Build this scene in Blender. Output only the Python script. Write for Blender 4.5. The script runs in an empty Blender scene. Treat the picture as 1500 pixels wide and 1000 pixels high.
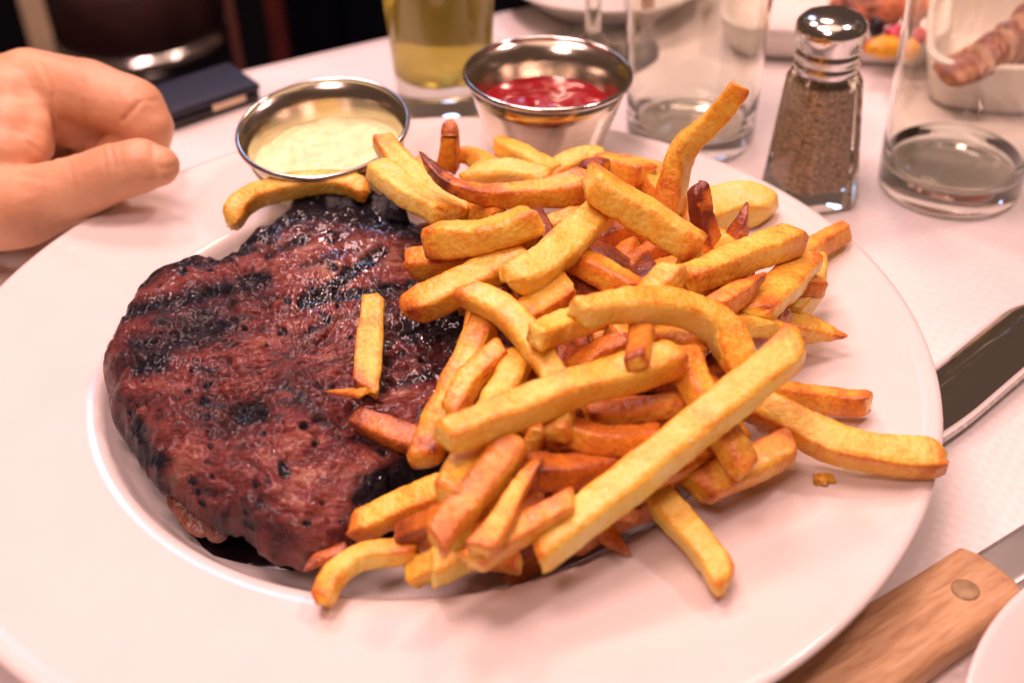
import bpy, bmesh, math, random
import numpy as np
from mathutils import Vector, Matrix, noise

# ------------------------------------------------------------------ camera, world, lamps
S = 0.01                                   # the scene is written in centimetres
sc = bpy.context.scene
COL = sc.collection
FPX = 1800.0
PITCH, ROLL = math.radians(37.65), math.radians(-1.79)
CAM = np.array([2.44, -29.7, 26.0])
_c, _s = math.cos(PITCH), math.sin(PITCH)
FW = np.array([0, _c, -_s]); _r = np.array([1.0, 0, 0]); _u = np.array([0, _s, _c])
RT = math.cos(ROLL) * _r + math.sin(ROLL) * _u
UP = -math.sin(ROLL) * _r + math.cos(ROLL) * _u
cam_data = bpy.data.cameras.new('camera')
cam = bpy.data.objects.new('camera', cam_data); COL.objects.link(cam)
M = Matrix.Identity(4)
for i in range(3):
    M[i][0], M[i][1], M[i][2], M[i][3] = RT[i], UP[i], -FW[i], CAM[i] * S
cam.matrix_world = M
cam_data.sensor_width = 36; cam_data.lens = 36 * FPX / 1500
cam_data.clip_start = 0.01; cam_data.clip_end = 100
cam_data.dof.use_dof = True; cam_data.dof.focus_distance = 0.365; cam_data.dof.aperture_fstop = 8.5
sc.camera = cam

world = bpy.data.worlds.new('World'); sc.world = world; world.use_nodes = True
bg = world.node_tree.nodes['Background']
bg.inputs[0].default_value = (1.0, 0.58, 0.42, 1); bg.inputs[1].default_value = 0.10

def lamp(name, loc, target, size, power, color):
    d = bpy.data.lights.new(name, 'AREA'); d.shape = 'DISK'; d.size = size; d.energy = power; d.color = color
    o = bpy.data.objects.new(name, d); COL.objects.link(o)
    o.location = Vector(loc) * S
    o.rotation_euler = (Vector(target) - Vector(loc)).to_track_quat('-Z', 'Y').to_euler()
    return o
WARM = (1.0, 0.585, 0.56)
lamp('ceiling_lamp_or_fill', (-26, 8, 128), (0, 0, 0), 0.46, 9.5, WARM)
lamp('ceiling_lamp_or_fill', (-34, 66, 105), (0, 2, 0), 0.20, 5.0, WARM)
lamp('ceiling_lamp_or_fill', (75, 25, 120), (5, 5, 0), 0.18, 5.6, (1.0, 0.62, 0.58))
lamp('ceiling_lamp_or_fill', (-30, -62, 125), (0, 0, 0), 0.42, 6.6, (1.0, 0.61, 0.58))
lamp('ceiling_lamp_or_fill', (20, 100, 140), (5, 30, 0), 0.30, 6.0, (1.0, 0.64, 0.54))
lamp('ceiling_lamp_or_fill', (15, 5, 205), (5, 5, 0), 1.30, 7.5, (1.0, 0.62, 0.50))       # broad unseen disc added as fill, in place of ambient bounce
lamp('cool_window_lamp', (-14, 132, 90), (-1, 4, 3), 0.34, 2.0, (0.45, 0.58, 1.0))   # the bluish glints on the wet meat and the cup rims

sc.view_settings.view_transform = 'Standard'; sc.view_settings.look = 'None'
sc.view_settings.exposure = 0.05; sc.view_settings.gamma = 1.0
sc.view_settings.use_curve_mapping = False
sc.render.engine = 'CYCLES'
sc.cycles.use_denoising = True
sc.cycles.use_adaptive_sampling = True; sc.cycles.adaptive_threshold = 0.025
sc.cycles.max_bounces = 12; sc.cycles.transmission_bounces = 12; sc.cycles.glossy_bounces = 6
sc.cycles.sample_clamp_indirect = 6.0

# ------------------------------------------------------------------ helpers
def bp(x, y, z):
    """photo pixel -> point of the place at height z (cm)"""
    d = FW + RT * (x - 750) / FPX - UP * (y - 500) / FPX
    return CAM + d * ((z - CAM[2]) / d[2])
def hp(x, y, depth):
    return CAM + depth * (FW + RT * (x - 750) / FPX - UP * (y - 500) / FPX)
def depth_of(p): return float((np.asarray(p) - CAM) @ FW)
def cmpx(p): return depth_of(p) / FPX        # centimetres per photo pixel at p

def sstep(a, b, x):
    t = min(1, max(0, (x - a) / (b - a))); return t * t * (3 - 2 * t)
def nz(x, y, z): return noise.noise(Vector((x, y, z)))
def fbm(x, y, z, o=4): return noise.fractal(Vector((x, y, z)), 0.9, 2.1, o)

def tag(o, label=None, cat=None, group=None, kind=None):
    if label: o['label'] = label
    if cat: o['category'] = cat
    if group: o['group'] = group
    if kind: o['kind'] = kind
    return o
def empty(name, loc):
    o = bpy.data.objects.new(name, None); COL.objects.link(o); o.location = Vector(loc) * S
    o.empty_display_size = 0.01
    return o
def mesh_obj(name, verts, faces, mat, parent=None, origin=(0, 0, 0), smooth=True, attrs=None):
    """verts in cm, world axes; origin in cm; a child is placed relative to its parent's origin"""
    og = Vector(origin)
    me = bpy.data.meshes.new(name)
    me.from_pydata([(Vector(v) - og) * S for v in verts], [], faces)
    if attrs:
        for k, vals in attrs.items():
            a = me.attributes.new(k, 'FLOAT', 'POINT'); a.data.foreach_set('value', np.asarray(vals, dtype=np.float32))
    bm = bmesh.new(); bm.from_mesh(me); bmesh.ops.recalc_face_normals(bm, faces=bm.faces); bm.to_mesh(me); bm.free()
    if smooth: me.polygons.foreach_set('use_smooth', [True] * len(me.polygons))
    o = bpy.data.objects.new(name, me); COL.objects.link(o)
    if mat: me.materials.append(mat)
    if parent:
        o.parent = parent; o.location = og * S - parent_loc(parent)
    else: o.location = og * S
    return o
def parent_loc(p):
    l = Vector(p.location)
    while p.parent: p = p.parent; l += p.location
    return l

def lathe(profile, seg=72, center=(0, 0, 0), axis=None, jitter=None):
    """profile of (r, z); returns verts, faces. axis: 3x3 matrix for a tilted thing"""
    V, Fc, rows = [], [], []
    for (r, z) in profile:
        if r < 1e-6: rows.append([len(V)]); V.append(Vector((0, 0, z)))
        else:
            rows.append(list(range(len(V), len(V) + seg)))
            for k in range(seg):
                a = 2 * math.pi * k / seg
                V.append(Vector((r * math.cos(a), r * math.sin(a), z)))
    for A, B in zip(rows, rows[1:]):
        for k in range(seg):
            k2 = (k + 1) % seg
            if len(A) == 1 and len(B) == 1: continue
            if len(A) == 1: Fc.append((A[0], B[k], B[k2]))
            elif len(B) == 1: Fc.append((A[k], A[k2], B[0]))
            else: Fc.append((A[k], A[k2], B[k2], B[k]))
    if axis is not None: V = [axis @ v for v in V]
    c = Vector(center)
    return [v + c for v in V], Fc
def arc(cx, cz, r, a0, a1, n=6):
    return [(cx + r * math.cos(math.radians(a0 + (a1 - a0) * i / n)), cz + r * math.sin(math.radians(a0 + (a1 - a0) * i / n))) for i in range(n + 1)]

def catmull(P, n):
    P = [np.asarray(p, float) for p in P]
    if len(P) == 2: P = [P[0], (P[0] + P[1]) / 2, P[1]]
    Q = [2 * P[0] - P[1]] + P + [2 * P[-1] - P[-2]]
    out = []
    seg = len(P) - 1
    for i in range(n):
        t = i / (n - 1) * seg; k = min(int(t), seg - 1); t -= k
        a, b, c, d = Q[k:k + 4]
        out.append(0.5 * ((2 * b) + (c - a) * t + (2 * a - 5 * b + 4 * c - d) * t * t + (3 * b - a - 3 * c + d) * t ** 3))
    # resample by arc length
    out = np.array(out); L = np.r_[0, np.cumsum(np.linalg.norm(np.diff(out, axis=0), axis=1))]
    tt = np.linspace(0, L[-1], n)
    return np.stack([np.interp(tt, L, out[:, j]) for j in range(3)], -1), L[-1]

# ------------------------------------------------------------------ materials
def new_mat(name):
    m = bpy.data.materials.new(name); m.use_nodes = True
    nt = m.node_tree; b = nt.nodes['Principled BSDF']
    return m, nt, b
def N(nt, t, **kw):
    n = nt.nodes.new(t)
    for k, v in kw.items():
        if k in n.inputs: n.inputs[k].default_value = v
        else: setattr(n, k, v)
    return n
def L(nt, a, b): nt.links.new(a, b)
def ramp(nt, stops, src):
    r = nt.nodes.new('ShaderNodeValToRGB'); e = r.color_ramp.elements
    while len(e) > 1: e.remove(e[-1])
    e[0].position = stops[0][0]; e[0].color = (*stops[0][1], 1)
    for p, c in stops[1:]:
        k = e.new(p); k.color = (*c, 1)
    L(nt, src, r.inputs[0]); return r
def plain(name, color, rough=0.5, metal=0.0, var=0.06, scale=200, bump=0.0, bscale=600, spec=0.5, coat=0.0, sss=0.0, sss_r=(0.004, 0.002, 0.001)):
    m, nt, b = new_mat(name)
    tc = N(nt, 'ShaderNodeTexCoord'); no = N(nt, 'ShaderNodeTexNoise', Scale=scale, Detail=4.0)
    L(nt, tc.outputs['Object'], no.inputs['Vector'])
    d = tuple(max(0, c * (1 - var * 2)) for c in color); l = tuple(min(1, c * (1 + var)) for c in color)
    r = ramp(nt, [(0.3, d), (0.7, l)], no.outputs['Fac'])
    L(nt, r.outputs[0], b.inputs['Base Color'])
    b.inputs['Roughness'].default_value = rough; b.inputs['Metallic'].default_value = metal
    b.inputs['Specular IOR Level'].default_value = spec
    b.inputs['Coat Weight'].default_value = coat
    if sss > 0:
        b.inputs['Subsurface Weight'].default_value = sss; b.inputs['Subsurface Radius'].default_value = (1, 0.5, 0.25)
        b.inputs['Subsurface Scale'].default_value = sss_r[0]
    if bump > 0:
        n2 = N(nt, 'ShaderNodeTexNoise', Scale=bscale, Detail=5.0); L(nt, tc.outputs['Object'], n2.inputs['Vector'])
        bu = N(nt, 'ShaderNodeBump', Strength=bump, Distance=0.001); L(nt, n2.outputs['Fac'], bu.inputs['Height'])
        L(nt, bu.outputs[0], b.inputs['Normal'])
    return m
def glassy(name, color=(1, 1, 1), ior=1.47, rough=0.0):
    m, nt, b = new_mat(name)
    b.inputs['Base Color'].default_value = (*color, 1); b.inputs['Roughness'].default_value = rough
    b.inputs['Transmission Weight'].default_value = 1.0; b.inputs['IOR'].default_value = ior
    return m

MAT = {}
MAT['ceramic'] = plain('white_ceramic', (0.81, 0.76, 0.73), rough=0.16, var=0.012, scale=40, spec=0.5, coat=0.2)
def vary_gloss(m, lo, hi, scale):
    nt = m.node_tree; b = nt.nodes['Principled BSDF']
    tc = N(nt, 'ShaderNodeTexCoord'); no = N(nt, 'ShaderNodeTexNoise', Scale=scale, Detail=6.0, Roughness=0.65); L(nt, tc.outputs['Object'], no.inputs['Vector'])
    mr = N(nt, 'ShaderNodeMapRange'); mr.inputs['From Min'].default_value = .35; mr.inputs['From Max'].default_value = .65; mr.inputs['To Min'].default_value = lo; mr.inputs['To Max'].default_value = hi
    L(nt, no.outputs['Fac'], mr.inputs['Value']); L(nt, mr.outputs[0], b.inputs['Roughness'])
vary_gloss(MAT['ceramic'], .12, .20, 70)
MAT['ceramic_back'] = plain('white_china', (0.80, 0.76, 0.70), rough=0.22, var=0.015, scale=40)
MAT['glass'] = glassy('clear_glass', (0.96, 0.96, 0.88))
MAT['water'] = glassy('clear_water', (0.98, 0.99, 0.97), ior=1.33)
MAT['beer'] = glassy('pale_lager', (1.0, 0.84, 0.16), ior=1.34); MAT['beer'].node_tree.nodes['Principled BSDF'].inputs['Transmission Weight'].default_value = 0.6
MAT['chrome'] = plain('polished_steel', (0.72, 0.69, 0.66), rough=0.14, metal=1.0, var=0.03, scale=90)
MAT['mirror'] = plain('mirror_steel', (0.88, 0.86, 0.83), rough=0.06, metal=1.0, var=0.02, scale=60)
MAT['dark_leather'] = plain('navy_leather', (0.005, 0.007, 0.024), rough=0.5, var=0.2, scale=150, bump=0.3, bscale=900)
MAT['black_plastic'] = plain('black_plastic', (0.006, 0.006, 0.010), rough=0.35)
MAT['pepper'] = plain('ground_pepper', (0.85, 0.50, 0.30), rough=0.9, var=0.42, scale=900, bump=0.8, bscale=1500)
MAT['aioli'] = plain('pale_yellow_sauce', (0.84, 0.88, 0.50), rough=0.36, var=0.10, scale=260, bump=0.35, bscale=420, sss=0.3)
MAT['ketchup'] = plain('tomato_ketchup', (0.28, 0.004, 0.012), rough=0.17, var=0.1, scale=160, bump=0.14, bscale=120, coat=0.4)
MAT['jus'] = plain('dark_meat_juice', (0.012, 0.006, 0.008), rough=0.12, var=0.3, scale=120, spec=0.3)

def steel_brushed():
    m, nt, b = new_mat('brushed_steel')
    tc = N(nt, 'ShaderNodeTexCoord'); mp = N(nt, 'ShaderNodeMapping'); mp.inputs['Scale'].default_value = (40, 40, 900)
    no = N(nt, 'ShaderNodeTexNoise', Scale=1.0, Detail=4.0)
    L(nt, tc.outputs['Object'], mp.inputs[0]); L(nt, mp.outputs[0], no.inputs['Vector'])
    r = ramp(nt, [(0.3, (0.66, 0.58, 0.46)), (0.7, (0.82, 0.75, 0.63))], no.outputs['Fac'])  # warm tint carries the golden reflections of sauce and surroundings
    L(nt, r.outputs[0], b.inputs['Base Color'])
    b.inputs['Metallic'].default_value = 1.0; b.inputs['Roughness'].default_value = 0.17
    bu = N(nt, 'ShaderNodeBump', Strength=0.12, Distance=0.0005); L(nt, no.outputs['Fac'], bu.inputs['Height']); L(nt, bu.outputs[0], b.inputs['Normal'])
    return m
MAT['steel'] = steel_brushed()

def fry_material():
    m, nt, b = new_mat('fried_potato')
    tc = N(nt, 'ShaderNodeTexCoord'); oi = N(nt, 'ShaderNodeObjectInfo')
    at = N(nt, 'ShaderNodeAttribute', attribute_name='toast')
    add = N(nt, 'ShaderNodeVectorMath', operation='ADD')
    sh = N(nt, 'ShaderNodeVectorMath', operation='SCALE'); L(nt, oi.outputs['Random'], sh.inputs['Scale']); sh.inputs[0].default_value = (3, 5, 7)
    L(nt, tc.outputs['Object'], add.inputs[0]); L(nt, sh.outputs[0], add.inputs[1])
    n1 = N(nt, 'ShaderNodeTexNoise', Scale=130.0, Detail=5.0, Roughness=0.6); L(nt, add.outputs[0], n1.inputs['Vector'])
    n2 = N(nt, 'ShaderNodeTexNoise', Scale=700.0, Detail=3.0); L(nt, add.outputs[0], n2.inputs['Vector'])
    def math_(op, a, bb):
        x = N(nt, 'ShaderNodeMath', operation=op)
        for i, v in enumerate((a, bb)):
            if isinstance(v, (int, float)): x.inputs[i].default_value = v
            else: L(nt, v, x.inputs[i])
        return x.outputs[0]
    t = math_('ADD', math_('ADD', at.outputs['Fac'], 0.05), math_('MULTIPLY', math_('SUBTRACT', n1.outputs['Fac'], 0.5), 0.65))
    t = math_('ADD', t, math_('MULTIPLY', math_('SUBTRACT', n2.outputs['Fac'], 0.5), 0.34))
    t = math_('ADD', t, math_('MULTIPLY', math_('SUBTRACT', oi.outputs['Random'], 0.5), 0.10))
    n5 = N(nt, 'ShaderNodeTexNoise', Scale=1900.0, Detail=2.0); L(nt, add.outputs[0], n5.inputs['Vector'])
    t = math_('ADD', t, math_('MULTIPLY', math_('SUBTRACT', n5.outputs['Fac'], 0.5), 0.34))
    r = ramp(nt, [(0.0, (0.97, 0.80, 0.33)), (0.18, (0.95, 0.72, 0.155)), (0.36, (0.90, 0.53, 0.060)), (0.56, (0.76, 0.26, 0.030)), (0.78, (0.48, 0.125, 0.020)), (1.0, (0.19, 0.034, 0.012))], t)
    # salt grains
    vo = N(nt, 'ShaderNodeTexVoronoi', Scale=420.0); L(nt, add.outputs[0], vo.inputs['Vector'])
    n3 = N(nt, 'ShaderNodeTexNoise', Scale=90.0); L(nt, add.outputs[0], n3.inputs['Vector'])
    salt = math_('MULTIPLY', math_('LESS_THAN', vo.outputs['Distance'], 0.13), math_('GREATER_THAN', n3.outputs['Fac'], 0.60))
    mx = N(nt, 'ShaderNodeMixRGB'); L(nt, math_('MULTIPLY', salt, 0.7), mx.inputs[0]); L(nt, r.outputs[0], mx.inputs[1]); mx.inputs[2].default_value = (0.95, 0.88, 0.78, 1)
    L(nt, mx.outputs[0], b.inputs['Base Color'])
    b.inputs['Roughness'].default_value = 0.36
    b.inputs['Subsurface Weight'].default_value = 0.5; b.inputs['Subsurface Radius'].default_value = (1.0, 0.6, 0.16); b.inputs['Subsurface Scale'].default_value = 0.0026
    b.inputs['Coat Weight'].default_value = 0.22; b.inputs['Coat Roughness'].default_value = 0.22
    vb = N(nt, 'ShaderNodeTexVoronoi', Scale=620.0, feature='SMOOTH_F1'); L(nt, add.outputs[0], vb.inputs['Vector'])
    h = math_('ADD', math_('ADD', math_('MULTIPLY', n2.outputs['Fac'], 1.2), math_('MULTIPLY', vb.outputs['Distance'], -0.9)), math_('MULTIPLY', salt, 0.8))
    n4 = N(nt, 'ShaderNodeTexNoise', Scale=1500.0, Detail=2.0); L(nt, add.outputs[0], n4.inputs['Vector'])
    h = math_('ADD', h, math_('MULTIPLY', n4.outputs['Fac'], 0.5))
    bu = N(nt, 'ShaderNodeBump', Strength=0.45, Distance=0.0008); L(nt, h, bu.inputs['Height']); L(nt, bu.outputs[0], b.inputs['Normal'])
    return m
MAT['fry'] = fry_material()

def steak_material():
    m, nt, b = new_mat('grilled_beef')
    tc = N(nt, 'ShaderNodeTexCoord'); at = N(nt, 'ShaderNodeAttribute', attribute_name='char'); aw = N(nt, 'ShaderNodeAttribute', attribute_name='wet')
    mp = N(nt, 'ShaderNodeMapping'); mp.inputs['Scale'].default_value = (1.0, 1.7, 1.0); mp.inputs['Rotation'].default_value = (0, 0, math.radians(-24))
    L(nt, tc.outputs['Object'], mp.inputs[0])
    n0 = N(nt, 'ShaderNodeTexNoise', Scale=28.0, Detail=3.0); L(nt, tc.outputs['Object'], n0.inputs['Vector'])
    n1 = N(nt, 'ShaderNodeTexNoise', Scale=95.0, Detail=8.0, Roughness=0.68); L(nt, mp.outputs[0], n1.inputs['Vector'])
    mp2 = N(nt, 'ShaderNodeMapping'); mp2.inputs['Scale'].default_value = (0.55, 2.2, 1.0); mp2.inputs['Rotation'].default_value = (0, 0, math.radians(38)); L(nt, tc.outputs['Object'], mp2.inputs[0])
    n2 = N(nt, 'ShaderNodeTexNoise', Scale=240.0, Detail=6.0, Roughness=0.58, Distortion=0.5); L(nt, mp2.outputs[0], n2.inputs['Vector'])
    vo = N(nt, 'ShaderNodeTexVoronoi', Scale=190.0, feature='SMOOTH_F1'); L(nt, mp.outputs[0], vo.inputs['Vector'])
    def math_(op, a, bb):
        x = N(nt, 'ShaderNodeMath', operation=op)
        for i, v in enumerate((a, bb)):
            if isinstance(v, (int, float)): x.inputs[i].default_value = v
            else: L(nt, v, x.inputs[i])
        return x.outputs[0]
    mix1 = math_('ADD', math_('MULTIPLY', n1.outputs['Fac'], 0.42), math_('MULTIPLY', n2.outputs['Fac'], 0.25))
    mix1 = math_('ADD', mix1, math_('MULTIPLY', n0.outputs['Fac'], 0.43))
    meat = ramp(nt, [(0.46, (0.012, 0.004, 0.008)), (0.505, (0.075, 0.010, 0.011)), (0.56, (0.185, 0.026, 0.022)), (0.615, (0.31, 0.075, 0.050)), (0.67, (0.52, 0.25, 0.165))], mix1)
    ch = math_('ADD', at.outputs['Fac'], math_('MULTIPLY', math_('SUBTRACT', n1.outputs['Fac'], 0.5), 1.7))
    ch = math_('ADD', ch, math_('MULTIPLY', math_('SUBTRACT', n2.outputs['Fac'], 0.5), 0.7))
    cr = ramp(nt, [(0.16, (0, 0, 0)), (0.46, (0.55, 0.55, 0.55)), (0.70, (1, 1, 1))], ch)
    mx = N(nt, 'ShaderNodeMixRGB'); L(nt, cr.outputs[0], mx.inputs[0]); L(nt, meat.outputs[0], mx.inputs[1]); mx.inputs[2].default_value = (0.006, 0.005, 0.011, 1)
    L(nt, mx.outputs[0], b.inputs['Base Color'])
    rr = math_('SUBTRACT', 0.44, math_('MULTIPLY', aw.outputs['Fac'], 0.34))
    L(nt, math_('ADD', rr, math_('MULTIPLY', math_('SUBTRACT', n2.outputs['Fac'], 0.5), 0.5)), b.inputs['Roughness'])
    L(nt, math_('SUBTRACT', 0.5, math_('MULTIPLY', cr.outputs[0], 0.32)), b.inputs['Specular IOR Level'])
    b.inputs['Subsurface Weight'].default_value = 0.08; b.inputs['Subsurface Scale'].default_value = 0.002; b.inputs['Subsurface Radius'].default_value = (1, 0.3, 0.2)
    L(nt, math_('MULTIPLY', aw.outputs['Fac'], 0.95), b.inputs['Coat Weight']); b.inputs['Coat Roughness'].default_value = 0.07
    h = math_('ADD', n2.outputs['Fac'], math_('MULTIPLY', n1.outputs['Fac'], 1.3))
    h = math_('ADD', h, math_('MULTIPLY', vo.outputs['Distance'], -0.5))
    bu = N(nt, 'ShaderNodeBump', Strength=0.9, Distance=0.0020); L(nt, h, bu.inputs['Height']); L(nt, bu.outputs[0], b.inputs['Normal'])
    return m
MAT['steak'] = steak_material()

def paper_material():
    m, nt, b = new_mat('white_paper_cover')
    tc = N(nt, 'ShaderNodeTexCoord'); mp = N(nt, 'ShaderNodeMapping'); mp.inputs['Rotation'].default_value = (0, 0, 0.6)
    L(nt, tc.outputs['Object'], mp.inputs[0])
    w1 = N(nt, 'ShaderNodeTexWave', Scale=75.0, Distortion=0.6); L(nt, mp.outputs[0], w1.inputs['Vector'])
    w2 = N(nt, 'ShaderNodeTexWave', Scale=75.0, Distortion=0.6, bands_direction='Y'); L(nt, mp.outputs[0], w2.inputs['Vector'])
    no = N(nt, 'ShaderNodeTexNoise', Scale=18.0, Detail=4.0); L(nt, mp.outputs[0], no.inputs['Vector'])
    r = ramp(nt, [(0.3, (0.82, 0.77, 0.75)), (0.7, (0.88, 0.84, 0.82))], no.outputs['Fac']); L(nt, r.outputs[0], b.inputs['Base Color'])
    mu = N(nt, 'ShaderNodeMath', operation='MULTIPLY'); L(nt, w1.outputs['Fac'], mu.inputs[0]); L(nt, w2.outputs['Fac'], mu.inputs[1])
    ad = N(nt, 'ShaderNodeMath', operation='MULTIPLY_ADD'); L(nt, no.outputs['Fac'], ad.inputs[0]); ad.inputs[1].default_value = 4.0; L(nt, mu.outputs[0], ad.inputs[2])
    bu = N(nt, 'ShaderNodeBump', Strength=0.22, Distance=0.0012); L(nt, ad.outputs[0], bu.inputs['Height']); L(nt, bu.outputs[0], b.inputs['Normal'])
    b.inputs['Roughness'].default_value = 0.34
    return m
MAT['paper'] = paper_material()

def wood_material():
    m, nt, b = new_mat('knife_handle_wood')
    tc = N(nt, 'ShaderNodeTexCoord'); mp = N(nt, 'ShaderNodeMapping'); mp.inputs['Scale'].default_value = (60, 420, 420)
    L(nt, tc.outputs['Object'], mp.inputs[0])
    no = N(nt, 'ShaderNodeTexNoise', Scale=1.0, Detail=6.0, Roughness=0.6, Distortion=0.6); L(nt, mp.outputs[0], no.inputs['Vector'])
    r = ramp(nt, [(0.32, (0.38, 0.20, 0.09)), (0.50, (0.56, 0.33, 0.165)), (0.70, (0.70, 0.46, 0.25))], no.outputs['Fac']); L(nt, r.outputs[0], b.inputs['Base Color'])
    bu = N(nt, 'ShaderNodeBump', Strength=0.4, Distance=0.0006); L(nt, no.outputs['Fac'], bu.inputs['Height']); L(nt, bu.outputs[0], b.inputs['Normal'])
    b.inputs['Roughness'].default_value = 0.5
    return m
MAT['wood'] = wood_material()

def skin_material():
    m, nt, b = new_mat('skin')
    tc = N(nt, 'ShaderNodeTexCoord')
    n1 = N(nt, 'ShaderNodeTexNoise', Scale=45.0, Detail=4.0); L(nt, tc.outputs['Object'], n1.inputs['Vector'])
    r = ramp(nt, [(0.3, (0.68, 0.34, 0.19)), (0.7, (0.80, 0.46, 0.27))], n1.outputs['Fac']); L(nt, r.outputs[0], b.inputs['Base Color'])
    vo = N(nt, 'ShaderNodeTexVoronoi', Scale=900.0); L(nt, tc.outputs['Object'], vo.inputs['Vector'])
    bu = N(nt, 'ShaderNodeBump', Strength=0.12, Distance=0.0005); L(nt, vo.outputs['Distance'], bu.inputs['Height']); L(nt, bu.outputs[0], b.inputs['Normal'])
    b.inputs['Roughness'].default_value = 0.46
    b.inputs['Subsurface Weight'].default_value = 0.35; b.inputs['Subsurface Scale'].default_value = 0.006; b.inputs['Subsurface Radius'].default_value = (1, 0.35, 0.18)
    return m
MAT['skin'] = skin_material()

# ------------------------------------------------------------------ the setting: table, floor, what stands behind
# tabletop: one far left edge seen in the photo, the rest runs out of frame
def build_table():
    d = np.array([6.3, 3.1]); d /= np.linalg.norm(d); n = np.array([-d[1], d[0]])
    a = np.array([-10.16, 26.13])
    nu, nv = 90, 80
    V, Fc = [], []
    for j in range(nv + 1):
        v = -72 * j / nv
        for i in range(nu + 1):
            u = -32 + 92 * i / nu
            bow = -0.0012 * (u - 5) ** 2 if j == 0 else -0.0012 * (u - 5) ** 2 * (1 - j / nv)
            p = a + d * u + n * (v + bow + 0.4)
            z = 0.10 * fbm(p[0] * 0.11, p[1] * 0.11, 3.1) * min(1, j / 3)
            r = math.hypot(p[0], p[1])
            z *= sstep(10.5, 17, r)
            V.append((p[0], p[1], z * 0.6 - 0.05))
    W = nu + 1
    for j in range(nv):
        for i in range(nu): Fc.append((j * W + i, j * W + i + 1, (j + 1) * W + i + 1, (j + 1) * W + i))
    k0 = len(V)                                   # edge of the top, turned down
    for j, (o, z) in enumerate(((0.12, -0.2), (0.16, -0.6), (0.10, -3.0))):
        for i in range(nu + 1):
            p = V[i]; V.append((p[0] + n[0] * o, p[1] + n[1] * o, z))
    prev = 0
    for j in range(3):
        b0 = k0 + j * W
        for i in range(nu): Fc.append((prev + i + 1, prev + i, b0 + i, b0 + i + 1))
        prev = b0
    t = mesh_obj('table_top', V, Fc, MAT['paper'], origin=(0, 0, 0))
    tag(t, 'white paper covered table top under the plate', None, kind='structure')
build_table()
fl = mesh_obj('floor', [(-260, -60, -75), (260, -60, -75), (260, 420, -75), (-260, 420, -75)], [(0, 1, 2, 3)],
              plain('dark_floor', (0.004, 0.0035, 0.009), rough=0.7, var=0.25, scale=6, spec=0.1), smooth=False)
tag(fl, 'dark floor beyond the table edge', None, kind='structure')

def box_part(name, c, dx, dy, h, mat, parent=None, rot=0.0, bev=0.4, z0=0.0):
    """bevelled box, base centre c, width dx, depth dy, height h"""
    bm = bmesh.new(); bmesh.ops.create_cube(bm, size=1.0)
    for v in bm.verts: v.co = Vector((v.co.x * dx, v.co.y * dy, (v.co.z + 0.5) * h + z0))
    bmesh.ops.bevel(bm, geom=list(bm.edges), offset=bev, segments=3, affect='EDGES', profile=0.6)
    R = Matrix.Rotation(rot, 3, 'Z')
    V = [R @ v.co + Vector(c) for v in bm.verts]; bm.verts.index_update()
    Fc = [[v.index for v in f.verts] for f in bm.faces]; bm.free()
    return mesh_obj(name, V, Fc, mat, parent, origin=c)

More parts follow.
